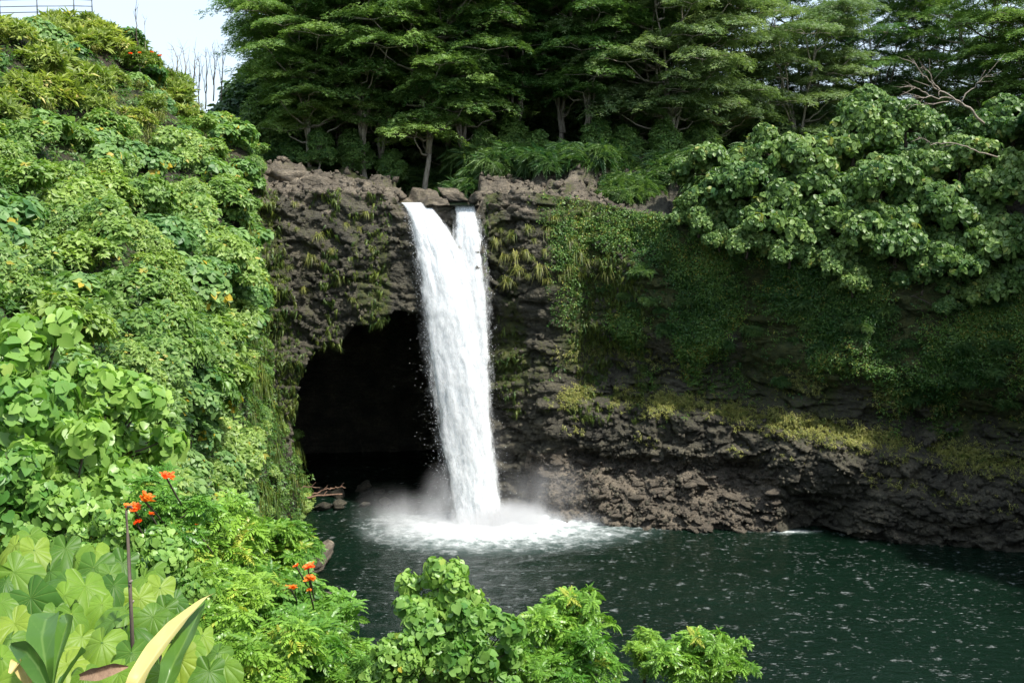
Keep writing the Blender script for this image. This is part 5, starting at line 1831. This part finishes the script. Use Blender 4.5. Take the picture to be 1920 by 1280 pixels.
def strap_plant(name, label, root, leaves, group=None):
    e = thing(name, label, 'plant', root, 0, group)
    for nm, pts, w, mat, fold, roll in leaves:
        W = [np.array(at(*p)) - np.array(root) for p in pts]
        obj(nm, strap_leaf(nm, W, w, mat, fold, roll), e)
    return e


r0 = at(205, 1285, 4.6)
r0.z = float(bank_z(r0.x, r0.y)) - 0.05
strap_plant('large_leaf_plant', 'plant with a huge pale yellow folded leaf at the lower left', r0, [
    ('yellow_leaf', [(232, 1320, 4.55), (262, 1270, 4.6), (300, 1215, 4.75), (335, 1170, 4.9), (362, 1145, 5.0), (385, 1122, 5.1), (402, 1112, 5.2)], [0.026, 0.047, 0.060, 0.054, 0.037, 0.015, 0.004], M['folded'], 0.45, (1, 0.25, 0.35)),
    ('leaf', [(300, 1310, 4.6), (322, 1250, 4.7), (350, 1195, 4.9), (372, 1150, 5.1), (385, 1122, 5.2)], [0.02, 0.05, 0.05, 0.03, 0.004], M['upright'], 0.5, (1, 0.6, 0.3)),
])
r0 = at(75, 1285, 4.6)
r0.z = float(bank_z(r0.x, r0.y)) - 0.05
strap_plant('large_leaf_plant', 'plant with upright glossy curled leaves at the lower left corner', r0, [
    ('leaf', [(92, 1300, 4.6), (86, 1245, 4.62), (78, 1195, 4.75), (86, 1160, 4.9), (112, 1152, 5.0)], [0.012, 0.04, 0.066, 0.068, 0.024], M['upright'], 0.45, (1, 0.2, 0.1)),
    ('leaf', [(96, 1300, 4.6), (106, 1240, 4.7), (118, 1195, 4.85), (126, 1168, 4.95), (120, 1152, 5.05)], [0.012, 0.035, 0.05, 0.04, 0.01], M['upright'], 0.5, (1, -0.3, 0.2)),
    ('leaf', [(100, 1310, 4.5), (72, 1250, 4.55), (50, 1222, 4.6), (20, 1208, 4.75)], [0.012, 0.05, 0.05, 0.008], M['upright'], 0.4, (0.4, 0.2, 1)),
    ('leaf', [(100, 1310, 4.5), (128, 1262, 4.6), (148, 1232, 4.7), (160, 1222, 4.8)], [0.012, 0.05, 0.05, 0.01], M['upright'], 0.4, (0.6, 0.2, 0.9)),
    ('withered_leaf', [(150, 1268, 4.6), (180, 1262, 4.6), (210, 1252, 4.65), (240, 1249, 4.7)], [0.012, 0.03, 0.026, 0.004], M['dead'], 0.8, (0.1, 0.3, 1)),
    ('withered_leaf', [(20, 1262, 4.55), (34, 1240, 4.6), (48, 1262, 4.6), (56, 1285, 4.6)], [0.01, 0.03, 0.03, 0.01], M['folded'], 0.6, (1, 0.3, 0.3)),
])
# the bare dead stalk
r0 = at(249, 1215, 6.0)
e = thing('dead_stalk', 'thin bare brown stalk with a hooked tip among the giant leaves', 'stalk', r0)
pt = Parts()
P = np.array([at(*p) for p in ((249, 1215, 6.0), (246, 1150, 6.05), (243, 1080, 6.15), (240, 1010, 6.25), (237, 968, 6.3), (237, 956, 6.3))]) - np.array(r0)
P[0, 2] -= 0.3
pt.tube(P, [0.013, 0.012, 0.011, 0.0095, 0.008, 0.008], 8)
obj('stem', pt.mesh('stem', M['bark_dark']), e)
pt = Parts()
P = np.array([at(*p) for p in ((237, 958, 6.3), (240, 950, 6.3), (246, 949, 6.28), (249, 953, 6.25))]) - np.array(r0)
pt.tube(P, [0.008, 0.009, 0.007, 0.003], 8)
obj('hooked_tip', pt.mesh('hooked_tip', M['bark_dark']), e)
for a in ((243, 1092), (246, 1130)):
    pt = Parts()
    p0 = np.array(at(a[0], a[1], 6.1)) - np.array(r0)
    pt.tube(bend(p0, p0 + np.array([0.02, -0.01, 0.02]), 3), [0.01, 0.008, 0.004], 6)
    obj('knot', pt.mesh('knot', M['twig']), e)

# ------------------------------------------------------------------ the lookout on top of the left slope
m, N, L = nodes('grey_metal')
_p = N.new('ShaderNodeBsdfPrincipled')
_p.inputs['Base Color'].default_value = (0.10, 0.11, 0.12, 1)
_p.inputs['Metallic'].default_value = 0.5
_p.inputs['Roughness'].default_value = 0.5
_o = N.new('ShaderNodeOutputMaterial')
L.new(_p.outputs[0], _o.inputs['Surface'])
M['rail'] = m
r0 = at(139, 25, 86)
e = thing('railing', 'grey metal railing of the lookout on top of the left slope', 'railing', r0)
runs = [[(-70, 30, 84), (0, 27, 85), (70, 25.5, 85.5), (139, 25, 86)], [(139, 25, 86), (173, 24.5, 95)]]
done = set()
for run in runs:
    pts = [np.array(at(*p)) - np.array(r0) for p in run]
    for p in pts:
        key = tuple(np.round(p, 2))
        if key in done:
            continue
        done.add(key)
        pt = Parts()
        pt.tube([p - np.array([0, 0, 0.3]), p + np.array([0, 0, 0.5]), p + np.array([0, 0, 1.1])], [0.05] * 3, 8)
        obj('post', pt.mesh('post', M['rail'], False), e)
    for h in (1.08, 0.56, 0.10):
        pt = Parts()
        P = np.array(pts) + np.array([0, 0, h])
        pt.tube(P, [0.035] * len(P), 8)
        obj('rail', pt.mesh('rail', M['rail'], False), e)
K_dense.plant(Vector((at(95, 20, 97).x, 97, 38.0)), 0.34, 0.5, 'small dark tree behind the lookout railing')
K_dense.plant(Vector((at(20, 20, 100).x, 100, 37.6)), 0.36, 2.5, 'small dark tree at the left end of the lookout')


# ------------------------------------------------------------------ bare branches
def bare(name, label, lines, mat, rad, cat='branch', group=None, root=None):
    r0 = Vector(root) if root is not None else at(*lines[0][0])
    e = thing(name, label, cat, r0, 0, group)
    for i, ln_ in enumerate(lines):
        P = np.array([at(*p) for p in ln_]) - np.array(r0)
        t = np.linspace(0, 1, 4 * len(P))
        tk = np.linspace(0, 1, len(P))
        P = np.stack([np.interp(t, tk, P[:, j]) for j in range(3)], 1)
        P[1:-1] += rng.normal(0, rad * 0.5, (len(P) - 2, 3))
        pt = Parts()
        r = rad * (1.0 if i == 0 else 0.55)
        pt.tube(P, np.linspace(r, r * 0.25, len(P)), 6)
        # twigs
        for k in range(7):
            j = rng.integers(len(P) // 3, len(P))
            d = P[min(j, len(P) - 1)] - P[max(j - 2, 0)]
            d = d / (np.linalg.norm(d) + 1e-6) + rng.normal(0, 0.5, 3)
            pt.tube(bend(P[j], P[j] + d * rng.uniform(0.4, 1.0) * rad * 12, 4, 0, rad * 0.15, rng), np.linspace(r * 0.3, r * 0.1, 4), 4)
        obj('trunk' if i == 0 else 'limb', pt.mesh('limb', mat), e)
    return e


bare('bare_tree', 'bare grey branches sticking out of the right hand trees', [
    [(1845, 232, 77.5), (1820, 205, 77), (1790, 185, 76.5), (1755, 168, 76), (1735, 145, 75.6), (1712, 118, 75.2)],
    [(1810, 198, 77), (1775, 190, 76.4), (1735, 198, 76), (1705, 196, 75.6)],
    [(1790, 186, 76.5), (1750, 184, 76), (1720, 182, 75.4), (1695, 172, 75)],
    [(1760, 170, 76.1), (1748, 150, 75.8), (1740, 132, 75.5), (1728, 122, 75.3)],
    [(1745, 182, 76), (1725, 168, 75.6), (1706, 160, 75.3)],
    [(1800, 190, 76.7), (1830, 160, 76.5), (1850, 140, 76.3)],
], M['twig'], 0.10, 'tree')
bare('bare_branch', 'pale bare branch crossing the right hand crowns', [[(1870, 295, 75), (1830, 282, 74), (1788, 268, 73.2), (1745, 270, 72.8), (1722, 256, 72.5)]], M['twig'], 0.06)
bare('bare_branch', 'bare branch holding the small bright tree under the right hand crowns', [[(1690, 540, 75.5), (1680, 556, 74.8), (1715, 555, 74), (1760, 580, 73.5)], [(1680, 556, 74.8), (1735, 585, 74)]], M['bark_dark'], 0.07)
bare('bare_sapling', 'tall bare dead stem on the skyline of the left slope', [[(259, 105, 83), (256, 60, 83), (253, 17, 83)]], M['bark_dark'], 0.07, 'sapling')
bare('bare_sapling', 'thin grey stem right of the tall bare stem on the skyline', [[(272, 100, 84), (272, 70, 84), (271, 36, 84)]], M['twig'], 0.035, 'sapling')
for px, py0, py1, Y in ((330, 135, 88, 90), (345, 150, 92, 92), (362, 150, 95, 94), (385, 165, 95, 96), (400, 150, 85, 96), (415, 150, 82, 97), (372, 165, 110, 94)):
    bare('bare_sapling', 'bare grey twigs against the sky between slope and forest', [[(px, py0 + 40, Y), (px + 3, (py0 + py1) / 2, Y), (px - 3 + rng.uniform(-3, 8), py1, Y)], [(px, py0, Y), (px + 10, py1 + 5, Y)], [(px, py0 + 10, Y), (px - 9, py1 + 12, Y)]], M['twig'], 0.06, 'sapling', 'bare twigs on the skyline')
# orange flowers on the skyline of the left slope
lo = K_dry.plant(at(262, 122, 80), 0.9, 1.0, 'scrub bush with orange flowers on the skyline of the left slope')
for i, (px, py) in enumerate(((245, 102), (262, 101), (284, 99), (300, 106))):
    obj('flower', FLOWERS[i % 3], lo, to_local(lo, at(px, py, 78.6)), None, 0.2)

# ------------------------------------------------------------------ a label of its own for each thing of the smaller groups
_o = 'first second third fourth fifth sixth seventh eighth ninth tenth eleventh twelfth thirteenth fourteenth fifteenth sixteenth seventeenth eighteenth nineteenth'.split()


def ordinal(i):
    if i < 19:
        return _o[i]
    t, u = divmod(i + 1, 10)
    return (('twentieth', 'thirtieth', 'fortieth') if u == 0 else ('twenty', 'thirty', 'forty'))[t - 2] + ('' if u == 0 else ' ' + _o[u - 1])


SHORT = {
    'ferns on the right wall': 'small fern on the mossy right wall',
    'drooping leaf trees along the right rim': 'drooping leaf tree over the right hand wall',
    'dense trees at the back of the forest': 'dense dark tree deep in the forest',
    'understorey trees in the shade of the forest': 'low dark tree under the tiered trees',
    'weeping shrubs along the forest edge': 'weeping fern leaved shrub along the forest edge',
    'weeping shrubs behind the rim rocks': 'weeping shrub in the shade behind the rim rocks',
    'broad leaved shrubs high on the left slope': 'broad leaved shrub high on the left slope',
    'scrub bushes high on the left slope': 'dry yellowish scrub bush high on the left slope',
    'brown rocks on the rim left of the falls': 'brown rim rock left of the falls',
    'brown rocks on the rim right of the falls': 'brown rim rock right of the falls',
    'dark rocks at the cave mouth': 'dark wet rock at the cave mouth',
    'bare twigs on the skyline': 'bare grey sapling against the sky',
    'grass tufts high on the left slope': 'pale grass tuft high on the left slope',
    'grass tufts right of the falls': 'hanging grass tuft right of the falls',
    'grass tufts left of the falls': 'hanging grass tuft left of the falls',
    'grass tufts on top of the rim': 'bright grass tuft on top of the rim',
    'dense trees on the right rim': 'dense tree on the rim beyond the right edge',
    'shrubs clinging to the cliff left of the cave': 'yellow green shrub clinging left of the cave',
    'small shrubs low on the cliff left of the cave': 'small shrub low beside the cave mouth',
}
_groups = {}
for o in COL.objects:
    if o.parent is None and o.get('group') in SHORT:
        _groups.setdefault(o['group'], []).append(o)
for g, lst in _groups.items():
    if 1 < len(lst) <= 49:
        lst.sort(key=lambda o: float(proj(np.array(o.location))[0]))
        for i, o in enumerate(lst):
            o['label'] = SHORT[g] + ', ' + ordinal(i) + ' from the left'
